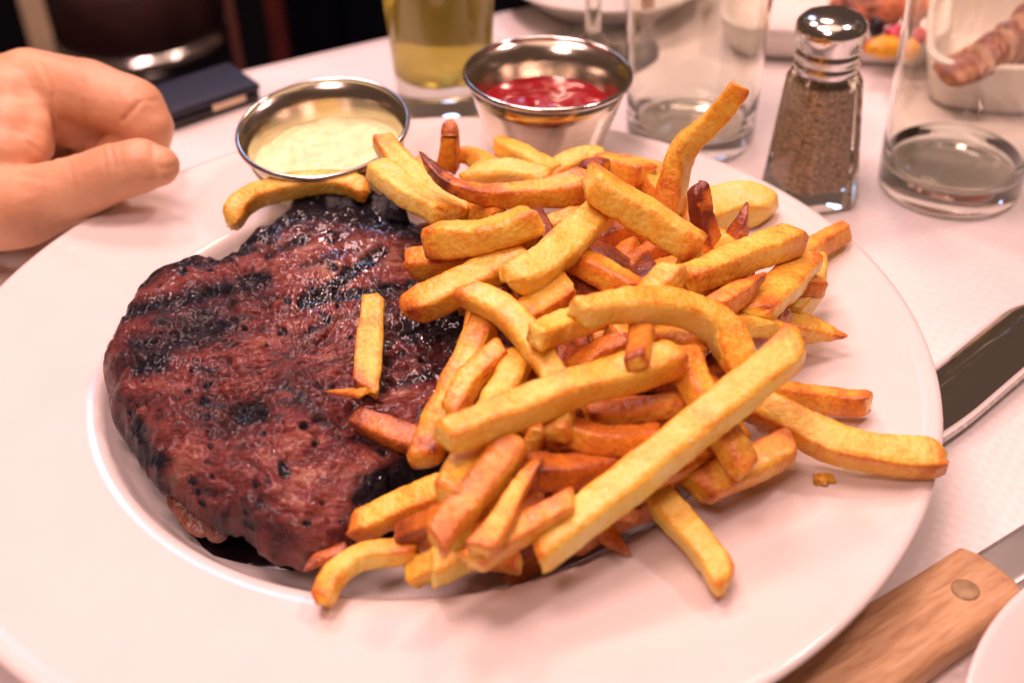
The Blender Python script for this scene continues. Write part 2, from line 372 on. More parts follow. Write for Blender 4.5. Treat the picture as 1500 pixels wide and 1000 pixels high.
def build_background():
    # round brown stool with a metal band
    p = hp(205, 30, 118); b = (p[0], p[1], -75)
    st = empty('bar_stool', b)
    tag(st, 'round dark brown stool with metal band behind the hand', 'stool')
    R = 125 * 118 / FPX
    zs = p[2] - 1.9
    br = plain('brown_leather', (0.045, 0.016, 0.016), rough=0.45, var=0.25, scale=25)
    v, f = lathe([(0, zs + 10), (R * 0.6, zs + 9.7), (R * 0.9, zs + 8.6), (R, zs + 6.5), (R * 0.985, zs + 1.6), (R * 0.94, zs + 1.0), (0, zs + 1.0)], 64, (b[0], b[1], 0))
    mesh_obj('seat', v, f, br, st, b)
    v, f = lathe([(R * 0.94, zs + 1.2), (R * 1.0, zs + 1.5), (R * 1.01, zs + 0.3), (R * 0.99, zs - 0.6), (R * 0.93, zs - 0.5), (R * 0.94, zs + 1.2)], 64, (b[0], b[1], 0))
    mesh_obj('metal_band', v, f, MAT['chrome'], st, b)
    v, f = lathe([(0, zs + 1.0), (2.0, zs + 1.0), (1.9, -72.0), (4, -71.4), (16, -74.0), (16.5, -75), (0, -75)], 40, (b[0], b[1], 0))
    mesh_obj('pedestal', v, f, MAT['chrome'], st, b)
    # pale leg at the left
    q = hp(62, 60, 135)
    pl = empty('pale_chair', (q[0], q[1], -75)); tag(pl, 'pale cream chair post at the upper left edge of the photo', 'chair')
    cream = plain('cream_paint', (0.72, 0.56, 0.36), rough=0.5)
    box_part('post', (q[0], q[1], -75), 2.6, 2.6, 95, cream, pl, 0.3, 0.4)
    box_part('rail', (q[0] - 18, q[1] + 6, -75), 36, 2.0, 5, plain('dark_wood_rail', (0.010, 0.006, 0.012), rough=0.7, spec=0.2), pl, -0.3, 0.4, z0=52)
    # dark bench with red and pale uprights
    q = hp(470, 60, 120)
    be = empty('bench', (q[0], q[1], -75)); tag(be, 'dark navy upholstered bench behind the table corner', 'bench')
    navy = plain('navy_cloth', (0.0025, 0.0026, 0.010), rough=0.9, var=0.3, scale=30, spec=0.1)
    base = (q[0], q[1] + 18, -75)
    box_part('back_panel', (base[0] - 3.5, base[1], -75), 7.4, 10, 100, navy, be, 0.0, 1.5)
    box_part('back_panel', (base[0] + 4.2, base[1], -75), 7.4, 10, 100, navy, be, 0.0, 1.5)
    box_part('seat_cushion', (base[0] + 3, base[1] - 14, -75), 20, 17, 44, navy, be, 0.0, 3)
    red = plain('red_brown_wood', (0.11, 0.018, 0.014), rough=0.45, var=0.2, scale=20)
    w = hp(408, 50, 122); pr = empty('red_post', (w[0], w[1], -75))
    tag(pr, 'thin red brown upright in front of the navy bench', 'post')
    box_part('upright', (w[0], w[1], -75), 1.7, 1.7, 98, red, pr, 0.0, 0.3)
    w = hp(345, 60, 116); tp = empty('slim_post', (w[0], w[1], -75))
    tag(tp, 'slim brown upright between stool and navy bench', 'post')
    box_part('upright', (w[0], w[1], -75), 0.8, 0.8, 98, plain('brown_wood', (0.16, 0.055, 0.045), rough=0.45), tp, 0.2, 0.15)
build_background()

# ------------------------------------------------------------------ plate
WELL = (-0.25, 0.55)             # the well sits a touch off centre
PROF = [(0.0, 0.85), (3, 0.84), (6.0, 0.86), (7.6, 0.93), (8.6, 1.02), (9.2, 1.30), (9.55, 1.72), (9.78, 2.14), (9.92, 2.36), (10.10, 2.46), (10.4, 2.50), (11.5, 2.59), (13.0, 2.76), (14.2, 2.92), (14.45, 2.965), (14.6, 3.04), (14.8, 3.07), (14.95, 3.03), (15.0, 2.93)]
def plate_z(x, y):
    x -= WELL[0] * 0.7; y -= WELL[1] * 0.7
    return float(np.interp(math.hypot(x, y), [p[0] for p in PROF], [p[1] for p in PROF]))
def build_plate():
    under = [(14.9, 2.80), (14.3, 2.66), (12.5, 2.40), (10.6, 2.15), (9.9, 1.7), (9.3, 1.05), (8.9, 0.5), (8.8, 0.06), (8.3, 0.03), (8.0, 0.45), (4, 0.40), (0, 0.40)]
    v, f = lathe(PROF + under, 160)
    out = []
    for p in v:
        r = math.hypot(p.x, p.y); k = 1 - sstep(9.5, 14.2, r)
        out.append((p.x + WELL[0] * k, p.y + WELL[1] * k, p.z))
    o = mesh_obj('dinner_plate', out, f, MAT['ceramic'])
    tag(o, 'large round white plate with wide rim holding steak and fries', 'plate')
build_plate()

# ------------------------------------------------------------------ steak
STEAK_C = bp(430, 545, 3.6)
OUT_PX = [(156, 465), (153, 545), (170, 602), (196, 662), (238, 716), (300, 744), (350, 768), (392, 800), (440, 809), (500, 796), (545, 752), (572, 706), (640, 690), (740, 660), (790, 600), (785, 520), (740, 440), (690, 380), (640, 335), (600, 305), (548, 276), (490, 271), (438, 276), (400, 312), (340, 350), (290, 358), (235, 378), (195, 405), (170, 432)]
def _outline():
    th, rr = [], []
    for (x, y) in OUT_PX:
        z = 2.7 + 1.3 * sstep(0, 1, (800 - y) / 450)
        p = bp(x, y, z) - STEAK_C
        th.append(math.atan2(p[1], p[0])); rr.append(math.hypot(p[0], p[1]))
    o = np.argsort(th); th = np.array(th)[o]; rr = np.array(rr)[o]
    return np.r_[th - 2 * np.pi, th, th + 2 * np.pi], np.r_[rr, rr, rr]
_TH, _RR = _outline()
def steak_R(t): return float(np.interp(t, _TH, _RR))
def steak_top(x, y):
    """smooth top height of the steak, or None outside"""
    dx, dy = x - STEAK_C[0], y - STEAK_C[1]
    R = steak_R(math.atan2(dy, dx)); r = math.hypot(dx, dy)
    if r > R: return None
    e = min(1.0, (R - r) / 1.5)
    z = 3.95 + 0.055 * dy - 0.02 * dx
    return z - 1.35 * (1 - math.sqrt(max(0, 1 - (1 - e) ** 2)))
CHAR = [((440, 282), (612, 308), 30, 1.3), ((480, 305), (570, 322), 11, .9), ((345, 345), (430, 300), 22, 1.25), ((455, 440), (560, 365), 9, 1.0), ((445, 440), (610, 415), 8, .9),
        ((440, 388), (520, 362), 7, .6), ((190, 405), (300, 362), 17, .75), ((180, 458), (390, 408), 13, .75), ((290, 388), (400, 352), 9, .7), ((200, 505), (340, 475), 14, .6), ((390, 372), (450, 345), 9, .7),
        ((205, 535), (235, 525), 15, .8), ((352, 606), (378, 602), 12, 1.1), ((413, 680), (416, 690), 8, 1.1), ((203, 625), (207, 640), 9, 1.0), ((205, 665), (235, 668), 12, .8), ((245, 505), (275, 490), 12, .7),
        ((600, 482), (700, 470), 18, .9), ((560, 565), (650, 540), 9, .6), ((610, 430), (700, 440), 12, .8), ((690, 600), (780, 560), 25, .9), ((640, 690), (700, 660), 20, .8), ((540, 720), (600, 690), 22, 1.0),
        ((170, 435), (230, 385), 9, .8), ((470, 470), (570, 450), 8, .45), ((400, 560), (520, 520), 7, .35), ((290, 560), (380, 540), 7, .4), ((230, 610), (330, 585), 6, .35), ((600, 370), (660, 400), 12, .7), ((450, 330), (500, 345), 9, .6), ((520, 640), (560, 660), 9, .6)]
random.seed(5)
for _ in range(110):
    t = random.uniform(0, 6.283); rr = math.sqrt(random.random())
    CHAR.append(((430 + 260 * rr * math.cos(t), 540 + 240 * rr * math.sin(t)),) * 2 + (random.uniform(1.8, 4.2), random.uniform(.8, 1.5)))
WET = [((520, 360), 90, 1.0), ((480, 440), 100, .9), ((600, 500), 110, 1.0), ((660, 560), 90, 1.0), ((420, 330), 60, .8), ((560, 300), 50, .5), ((330, 560), 110, .35), ((430, 700), 120, .45), ((230, 520), 80, .3), ((560, 590), 70, .8), ((400, 640), 80, .4)]
def project(p):
    d = np.asarray(p, float) - CAM; z = d @ FW
    return 750 + FPX * (d @ RT) / z, 500 - FPX * (d @ UP) / z
def build_steak():
    NT, NR = 380, 130
    V, Fc, ch, wet = [], [], [], []
    A = np.array([(a[0], a[1], b[0], b[1], w, s) for a, b, w, s in CHAR])
    def paint(p):
        x, y = project(p)
        ax, ay, bx, by = A[:, 0], A[:, 1], A[:, 2], A[:, 3]
        dx, dy = bx - ax, by - ay; l2 = dx * dx + dy * dy + 1e-6
        t = np.clip(((x - ax) * dx + (y - ay) * dy) / l2, 0, 1)
        wob = 5 * nz(p[0] * 1.7, p[1] * 1.7, 9) + 4 * nz(p[0] * 5, p[1] * 5, 3)
        d = np.maximum(0, np.hypot(x - ax - t * dx, y - ay - t * dy) + wob)
        c = float(np.max(A[:, 5] * np.exp(-(d / (A[:, 4] * 1.25)) ** 2)))
        w = 0.0
        for (c0, r0, s0) in WET: w = max(w, s0 * math.exp(-((x - c0[0]) ** 2 + (y - c0[1]) ** 2) / (r0 * r0)))
        return c, w
    rows = []
    prof = [(k / NR, None) for k in range(1, NR + 1)]
    cx, cy = STEAK_C[0], STEAK_C[1]
    V.append(None); ch.append(0); wet.append(.3)
    for s, _ in prof:
        s2 = 1 - (1 - s) ** 1.35
        row = []
        for k in range(NT):
            t = -math.pi + 2 * math.pi * k / NT
            R = steak_R(t); ct, st_ = math.cos(t), math.sin(t)
            R += (0.36 * fbm(ct * 4, st_ * 4, 1.3, 4) + 0.05 * nz(ct * 40, st_ * 40, 2)) * s2 ** 3
            x, y = cx + R * s2 * ct, cy + R * s2 * st_
            e = min(1.0, R * (1 - s2) / 1.5)
            z = 3.95 + 0.055 * (y - cy) - 0.02 * (x - cx) - 1.35 * (1 - math.sqrt(max(0, 1 - (1 - e) ** 2)))
            z += 0.26 * fbm(x * 0.5, y * 0.5, 4.2, 3) + 0.13 * fbm(x * 1.2 + y * 0.4, y * 1.9 - x * 0.6, 7.7, 4) + 0.05 * fbm(x * 3.6, y * 5.0, 1.1, 3)
            z -= 0.16 * max(0, 0.22 - abs(nz(x * 0.9 + 3, y * 1.5, 2.2))) / 0.22 * (0.5 + nz(x * .4, y * .4, 6)) + 0.07 * max(0, 0.2 - abs(nz(x * 2.4 - y, y * 3.4, 5.2))) / 0.2
            c, w = paint((x, y, z))
            c = max(c, 0.42 * max(0, 0.16 - abs(nz(x * 0.9 + 3, y * 1.5, 2.2))) / 0.16 * (0.5 + nz(x * .4, y * .4, 6)))
            w = max(w, 0.22 + 0.5 * max(0, nz(x * .8, y * .8, 12)))
            z -= 0.17 * c * (0.6 + 0.4 * nz(x * 3, y * 3, 5))
            edge = 0.45 * sstep(0.85, 1.0, s2) * (0.5 + 0.9 * max(0, nz(ct * 5, st_ * 5, 8)))
            row.append(len(V)); V.append((x, y, z)); ch.append(min(1.2, c + edge)); wet.append(w)
        rows.append(row)
    V[0] = (cx, cy, sum(V[i][2] for i in rows[0]) / NT)
    # side and underside
    for j, (s, zf) in enumerate(((0.995, 0.25), (0.975, 0.5), (0.94, 0.75), (0.86, 0.95), (0.6, 1.0))):
        row = []
        for k in range(NT):
            i = rows[NR - 1][k]; x, y, z = V[i]
            t = -math.pi + 2 * math.pi * k / NT
            zb = 1.05 + 0.75 * sstep(0.0, 1.0, -math.sin(t))      # the front edge is held up off the plate
            xx, yy = cx + (x - cx) * s, cy + (y - cy) * s
            zz = z + (zb - z) * zf + 0.10 * fbm(xx * 1.5, yy * 1.5, 3 + j, 3)
            row.append(len(V)); V.append((xx, yy, zz)); ch.append(0.30 + 0.4 * max(0, nz(xx, yy, zz))); wet.append(0.5)
        rows.append(row)
    last = len(V); V.append((cx, cy, 1.1)); ch.append(.5); wet.append(.3)
    for k in range(NT):
        k2 = (k + 1) % NT
        Fc.append((0, rows[0][k], rows[0][k2]))
        for A_, B_ in zip(rows, rows[1:]): Fc.append((A_[k], B_[k], B_[k2], A_[k2]))
        Fc.append((rows[-1][k2], rows[-1][k], last))
    st = empty('steak', (cx, cy, 1.0))
    tag(st, 'large grilled steak with char marks on the left of the plate', 'steak')
    mesh_obj('meat', V, Fc, MAT['steak'], st, (cx, cy, 1.0), attrs={'char': ch, 'wet': wet})
    # hanging strip below the front edge
    def blob(name, path, rad, mat, cval, wval, seed):
        P, Lg = catmull(path, 26); V2, F2, c2, w2 = [], [], [], []
        for i, p in enumerate(P):
            t = i / 25; r = rad * math.sqrt(max(0.02, 1 - (2 * t - 1) ** 4))
            for k in range(16):
                a = 2 * math.pi * k / 16
                q = np.array([math.cos(a) * r, math.sin(a) * r * 0.75, math.sin(a) * r * 0.5])
                n_ = 1 + 0.22 * fbm(p[0] + q[0], p[1] + q[1], p[2] + q[2] + seed, 3)
                V2.append(tuple(p + q * n_)); c2.append(cval); w2.append(wval)
        for i in range(25):
            for k in range(16): F2.append((i * 16 + k, i * 16 + (k + 1) % 16, (i + 1) * 16 + (k + 1) % 16, (i + 1) * 16 + k))
        F2.append(tuple(range(15, -1, -1))); F2.append(tuple(25 * 16 + k for k in range(16)))
        return mesh_obj(name, V2, F2, mat, st, tuple(P[0]), attrs={'char': c2, 'wet': w2})
    fat = plain('gristle', (0.22, 0.075, 0.045), rough=0.22, var=0.3, scale=220, bump=0.5, bscale=500, sss=0.2)
    blob('fat_strip', [bp(258, 712, 2.4), bp(280, 742, 2.0), bp(300, 775, 1.75)], 0.50, fat, 0, 1, 2)
    blob('fat_strip', [bp(300, 742, 2.3), bp(315, 765, 1.95), bp(320, 785, 1.7)], 0.36, fat, 0, 1, 5)
    # black curled flap of crust at the back
    top = [(438, 268), (452, 272), (475, 277), (505, 272), (535, 276), (560, 285), (592, 300)]
    low = [(445, 292), (460, 300), (485, 312), (510, 315), (540, 318), (565, 322), (600, 325)]
    V3, F3, n = [], [], 40
    T_, _ = catmull([bp(x, y, 4.42) for x, y in top], n); B_, _ = catmull([bp(x, y, 4.05) for x, y in low], n)
    m_ = 12
    for side in (0, 1):
        for j in range(m_ + 1):
            for i in range(n):
                w = j / m_; p = T_[i] * (1 - w) + B_[i] * w
                p = p + np.array([0, 0, 0.10 * math.sin(w * 3.1) + 0.14 * fbm(p[0] * 1.8, p[1] * 1.8, 2, 4) - 0.13 * side])
                if j == 0: p = p + np.array([0, 0.10 * nz(i * 0.7, 1, 1), 0.15 * nz(i * 0.45, 2, 1)])
                V3.append(tuple(p))
    o_ = (m_ + 1) * n
    for j in range(m_):
        for i in range(n - 1):
            a = j * n + i; F3.append((a, a + 1, a + n + 1, a + n)); F3.append((o_ + a, o_ + a + n, o_ + a + n + 1, o_ + a + 1))
    rim = [j for j in range(n)] + [j * n + n - 1 for j in range(1, m_ + 1)] + [m_ * n + i for i in range(n - 2, -1, -1)] + [j * n for j in range(m_ - 1, 0, -1)]
    for a, b in zip(rim, rim[1:] + rim[:1]): F3.append((a, o_ + a, o_ + b, b))
    mesh_obj('charred_flap', V3, F3, plain('char_crust', (0.005, 0.0045, 0.010), rough=0.42, var=0.4, scale=200, bump=0.9, bscale=350, spec=0.3), st, tuple(T_[0]))
    # dark juice under the front, spread wider to carry the shade below the steak
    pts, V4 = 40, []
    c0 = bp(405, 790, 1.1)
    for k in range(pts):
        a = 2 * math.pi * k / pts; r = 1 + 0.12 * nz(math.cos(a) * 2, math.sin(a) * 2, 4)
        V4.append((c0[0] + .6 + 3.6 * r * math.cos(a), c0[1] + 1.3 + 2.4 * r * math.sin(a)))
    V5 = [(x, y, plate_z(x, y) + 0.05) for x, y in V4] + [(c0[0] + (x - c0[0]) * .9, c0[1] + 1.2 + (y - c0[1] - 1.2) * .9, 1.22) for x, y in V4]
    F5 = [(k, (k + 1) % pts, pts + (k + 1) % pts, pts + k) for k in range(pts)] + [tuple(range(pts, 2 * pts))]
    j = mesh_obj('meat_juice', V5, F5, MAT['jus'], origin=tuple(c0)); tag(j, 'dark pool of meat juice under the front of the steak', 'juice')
build_steak()

# ------------------------------------------------------------------ fries
def mound(x, y):
    d = math.hypot((x - 4.6) / 1.0, (y - 0.6) / 1.0)
    return 1.6 + 4.3 * max(0.0, 1 - (d / 10.2) ** 2)
GN, GH = 240, 17.0
gx = np.linspace(-GH, GH, GN)
HF = np.zeros((GN, GN))
for i in range(GN):
    for j in range(GN):
        x, y = gx[i], gx[j]
        h = plate_z(x, y)
        s_ = steak_top(x, y)
        if s_ is not None: h = max(h, s_ + 0.05)
        HF[i, j] = max(h, mound(x, y))
def gidx(v): return int(round((v + GH) / (2 * GH) * (GN - 1)))
def hf_at(x, y, r=0.25):
    i, j = gidx(x), gidx(y); k = max(1, int(r / (2 * GH) * GN))
    a = HF[max(0, i - k):i + k + 1, max(0, j - k):j + k + 1]
    return float(a.max()) if a.size else 0.0
def hf_add(x, y, r, z):
    i, j = gidx(x), gidx(y); k = int(math.ceil(r / (2 * GH) * GN))
    for a in range(max(0, i - k), min(GN, i + k + 1)):
        for b in range(max(0, j - k), min(GN, j + k + 1)):
            d = math.hypot(gx[a] - x, gx[b] - y) / r
            if d < 1: HF[a, b] = max(HF[a, b], z - 0.25 * r * d * d)

FRY_N = 0
def fry_mesh(P, w0, w1, opt, seed):
    """P dense centre line (n,3) in cm; w0,w1 full widths"""
    n = len(P); rnd = random.Random(seed)
    flat = opt.get('flat', rnd.uniform(0.82, 0.98)); tw = opt.get('twist', rnd.uniform(-0.35, 0.35)); tw2 = rnd.uniform(-0.25, 0.25)
    T = np.gradient(P, axis=0); T /= np.linalg.norm(T, axis=1)[:, None]
    Ls = np.r_[0, np.cumsum(np.linalg.norm(np.diff(P, axis=0), axis=1))]; Lt = Ls[-1]
    K = 24
    base, t0, t1 = opt.get('b', 0.2), opt.get('t0', 0.25), opt.get('t1', 0.25)
    t0, t1 = t0 * (.62 if t0 < .8 else 1), t1 * (.62 if t1 < .8 else 1)
    e0, e1 = opt.get('e0', 'cut'), opt.get('e1', 'cut')
    V, Fc, to = [], [], []
    ref = np.array([0, 0, 1.0])
    off = rnd.uniform(0, 100); fo = [rnd.uniform(-.10, .13) for _ in range(4)]
    sk0, sk1 = rnd.uniform(-0.6, 0.6), rnd.uniform(-0.6, 0.6)
    for i in range(n):
        s = Ls[i]; t = s / Lt
        w = (w0 + (w1 - w0) * t)
        sc_ = 1.0
        for (d, e) in ((s, e0), (Lt - s, e1)):
            if e == 'cut':
                q = d / (0.16 * w); sc_ *= 0.84 + 0.16 * min(1, q) ** 0.6
            elif e == 'round':
                q = min(1, d / (0.55 * w)); sc_ *= 0.32 + 0.68 * math.sqrt(max(0, 1 - (1 - q) ** 2))
            elif e == 'point':
                q = min(1, d / (min(1.9 * w, 0.55 * Lt))); sc_ *= 0.16 + 0.84 * q ** 0.75
        tt = T[i]
        side = np.cross(tt, ref)
        if np.linalg.norm(side) < 0.35: side = RT - tt * (RT @ tt)
        side /= np.linalg.norm(side); up = np.cross(side, tt)
        a_ = tw + tw2 * (t - .5)
        sd, uu = side * math.cos(a_) + up * math.sin(a_), -side * math.sin(a_) + up * math.cos(a_)
        wl = 1 + 0.17 * nz(s * 0.7, off, 3.3)
        hw, hh = w / 2 * sc_ * wl, w / 2 * flat * sc_ * (1 + 0.16 * nz(s * 0.7, off, 8.1))
        edge_t = max(t0 * math.exp(-(s / (opt.get('l0', 0.55))) ** 1.4), t1 * math.exp(-((Lt - s) / (opt.get('l1', 0.55))) ** 1.4))
        for k in range(K):
            a = 2 * math.pi * (k + 0.5) / K
            c, s2 = math.cos(a), math.sin(a)
            pw = 0.36
            X = math.copysign(abs(c) ** pw, c); Y = math.copysign(abs(s2) ** pw, s2)
            corner = min(abs(X), abs(Y))
            p = P[i] + sd * X * hw + uu * Y * hh
            sk = (sk0 * (1 - sstep(0, 0.15, t)) + sk1 * sstep(0.85, 1, t)) * X * hw
            p = p + tt * (sk + 0.16 * w * nz(X * 1.8 + off, Y * 1.8, 4.4) * max(0, 1 - min(s, Lt - s) / (.5 * w)))
            rad = p - P[i]; rn = np.linalg.norm(rad) + 1e-9
            d = 0.050 * w * fbm(p[0] * 1.0 + off, p[1] * 1.1, p[2] * 1.1, 3) + 0.024 * nz(p[0] * 4.5, p[1] * 4.5 + off, p[2] * 4.5) + 0.016 * nz(p[0] * 11, p[1] * 11 + off, p[2] * 11)
            p = p + rad / rn * d
            V.append(tuple(p))
            pt_ = min(1.5, max(0.15, 0.85 + 1.3 * fbm(p[0] * 1.6 + off, p[1] * 1.6, p[2] * 1.6, 3)))
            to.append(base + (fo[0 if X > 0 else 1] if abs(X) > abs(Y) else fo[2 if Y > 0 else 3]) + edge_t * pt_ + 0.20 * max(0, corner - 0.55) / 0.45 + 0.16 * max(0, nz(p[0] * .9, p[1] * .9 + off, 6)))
    for i in range(n - 1):
        for k in range(K):
            k2 = (k + 1) % K
            Fc.append((i * K + k, i * K + k2, (i + 1) * K + k2, (i + 1) * K + k))
    for (i, e, tq, sg) in ((0, e0, t0, -1), (n - 1, e1, t1, 1)):
        c = len(V); cen = P[i] + T[i] * sg * 0.02 * (w0 if i == 0 else w1)
        # an inner ring keeps the cut face crisp
        for k in range(K):
            v = np.array(V[i * K + k]); V.append(tuple(v + (cen - v) * 0.45 + T[i] * 0.03 * nz(v[0] * 4, v[1] * 4, v[2] * 4))); to.append(base * 0.5 + 0.6 * tq)
        V.append(tuple(cen)); to.append(base * 0.4 + 0.5 * tq)
        for k in range(K):
            k2 = (k + 1) % K
            Fc.append((i * K + k, c + k, c + k2, i * K + k2) if i else (i * K + k, i * K + k2, c + k2, c + k))
            Fc.append((c + k, c + K, c + k2))
    return V, Fc, to
def put_fry(P, w0, w1, opt, label, group, name='french_fry'):
    global FRY_N
    FRY_N += 1
    V, Fc, to = fry_mesh(P, w0, w1, opt, FRY_N * 17 + 3)
    o = mesh_obj(name, V, Fc, MAT['fry'], origin=tuple(P[len(P) // 2]), attrs={'toast': to})
    tag(o, label, 'fry', group); return o

def place(px, w0, w1, opt, label, group='french fries heaped on the plate'):
    m = len(px); n = 46
    w0 *= .95; w1 *= .95
    xy = np.array(px, float)
    seg = np.r_[0, np.cumsum(np.hypot(*np.diff(xy, axis=0).T))]; tn = seg / seg[-1] * 2 - 1
    arcz = opt.get('arc', 0.0)
    if 'z' in opt:
        zz = np.interp(tn, np.linspace(-1, 1, len(opt['z'])), opt['z'])
        pts = [bp(x, y, z) for (x, y), z in zip(xy, zz)]
        P, Lg = catmull(pts, n)
    else:
        zl = np.array([hf_at(*bp(x, y, 4.0)[:2]) + 0.4 for x, y in xy])
        a, b = zl.mean(), 0.0
        zz = a + b * tn
        for it in range(5):
            zz = a + b * tn + arcz * (1 - tn ** 2)
            P, Lg = catmull([bp(x, y, z) for (x, y), z in zip(xy, zz)], n)
            req, ts = [], []
            for i in range(1, n - 1):
                wcm = (w0 + (w1 - w0) * i / n) * cmpx(P[i])
                t = i / (n - 1) * 2 - 1
                req.append(hf_at(P[i][0], P[i][1], wcm * 0.30) + wcm * 0.5 * opt.get('sink', 0.62) - arcz * (1 - t * t)); ts.append(t)
            req, ts = np.array(req), np.array(ts)
            best = None
            bm_ = 0.32 * Lg
            for bb in np.linspace(-bm_, bm_, 61):
                aa = np.quantile(req - bb * ts, 0.90)
                cost = aa + 0.05 * abs(bb)
                if best is None or cost < best[0]: best = (cost, aa, bb)
            a, b = 0.4 * a + 0.6 * best[1], 0.4 * b + 0.6 * best[2]
            a = min(a, opt.get('zmax', 7.6))
        zz = a + b * tn + arcz * (1 - tn ** 2)
        P, Lg = catmull([bp(x, y, z) for (x, y), z in zip(xy, zz)], n)
    W0, W1 = w0 * cmpx(P[0]), w1 * cmpx(P[-1])
    for i in range(n):
        w = W0 + (W1 - W0) * i / (n - 1)
        if abs(P[i][2]) < 9: hf_add(P[i][0], P[i][1], w * 0.55, P[i][2] + w * 0.40)
    put_fry(P, W0, W1, opt, label, group)
    return P

# fries buried inside the heap; only slivers of them show
rng = random.Random(11)
deep = 0
for tries in range(900):
    if deep >= 34: break
    a, rr = rng.uniform(0, 6.283), 8.2 * math.sqrt(rng.random())
    c = np.array([4.6 + rr * math.cos(a), 0.4 + rr * math.sin(a)])
    ln, an = rng.uniform(2.4, 3.6), rng.uniform(0, math.pi)
    d = np.array([math.cos(an), math.sin(an)]) * ln
    lv = rng.random()
    ends = []
    ok = True
    for q in (c - d, c, c + d):
        lo, hi = plate_z(*q) + 0.55, mound(*q) - 0.62
        st_ = steak_top(*q)
        if hi < lo or math.hypot(q[0], q[1]) > 9.6 or (st_ is not None and st_ > lo + lv * (hi - lo) - 0.4): ok = False; break
        ends.append(np.array([q[0], q[1], lo + lv ** 0.6 * (hi - lo)]))
    if not ok: continue
    P, _ = catmull(ends, 18)
    w = rng.uniform(0.9, 1.1)
    put_fry(P, w, w, {'b': rng.uniform(0.60, 0.85), 't0': .2, 't1': .2}, 'fry buried deep inside the heap beneath all the other fries', 'fries buried in the heap')  # extra browning stands in for the dark depth of the heap
    deep += 1

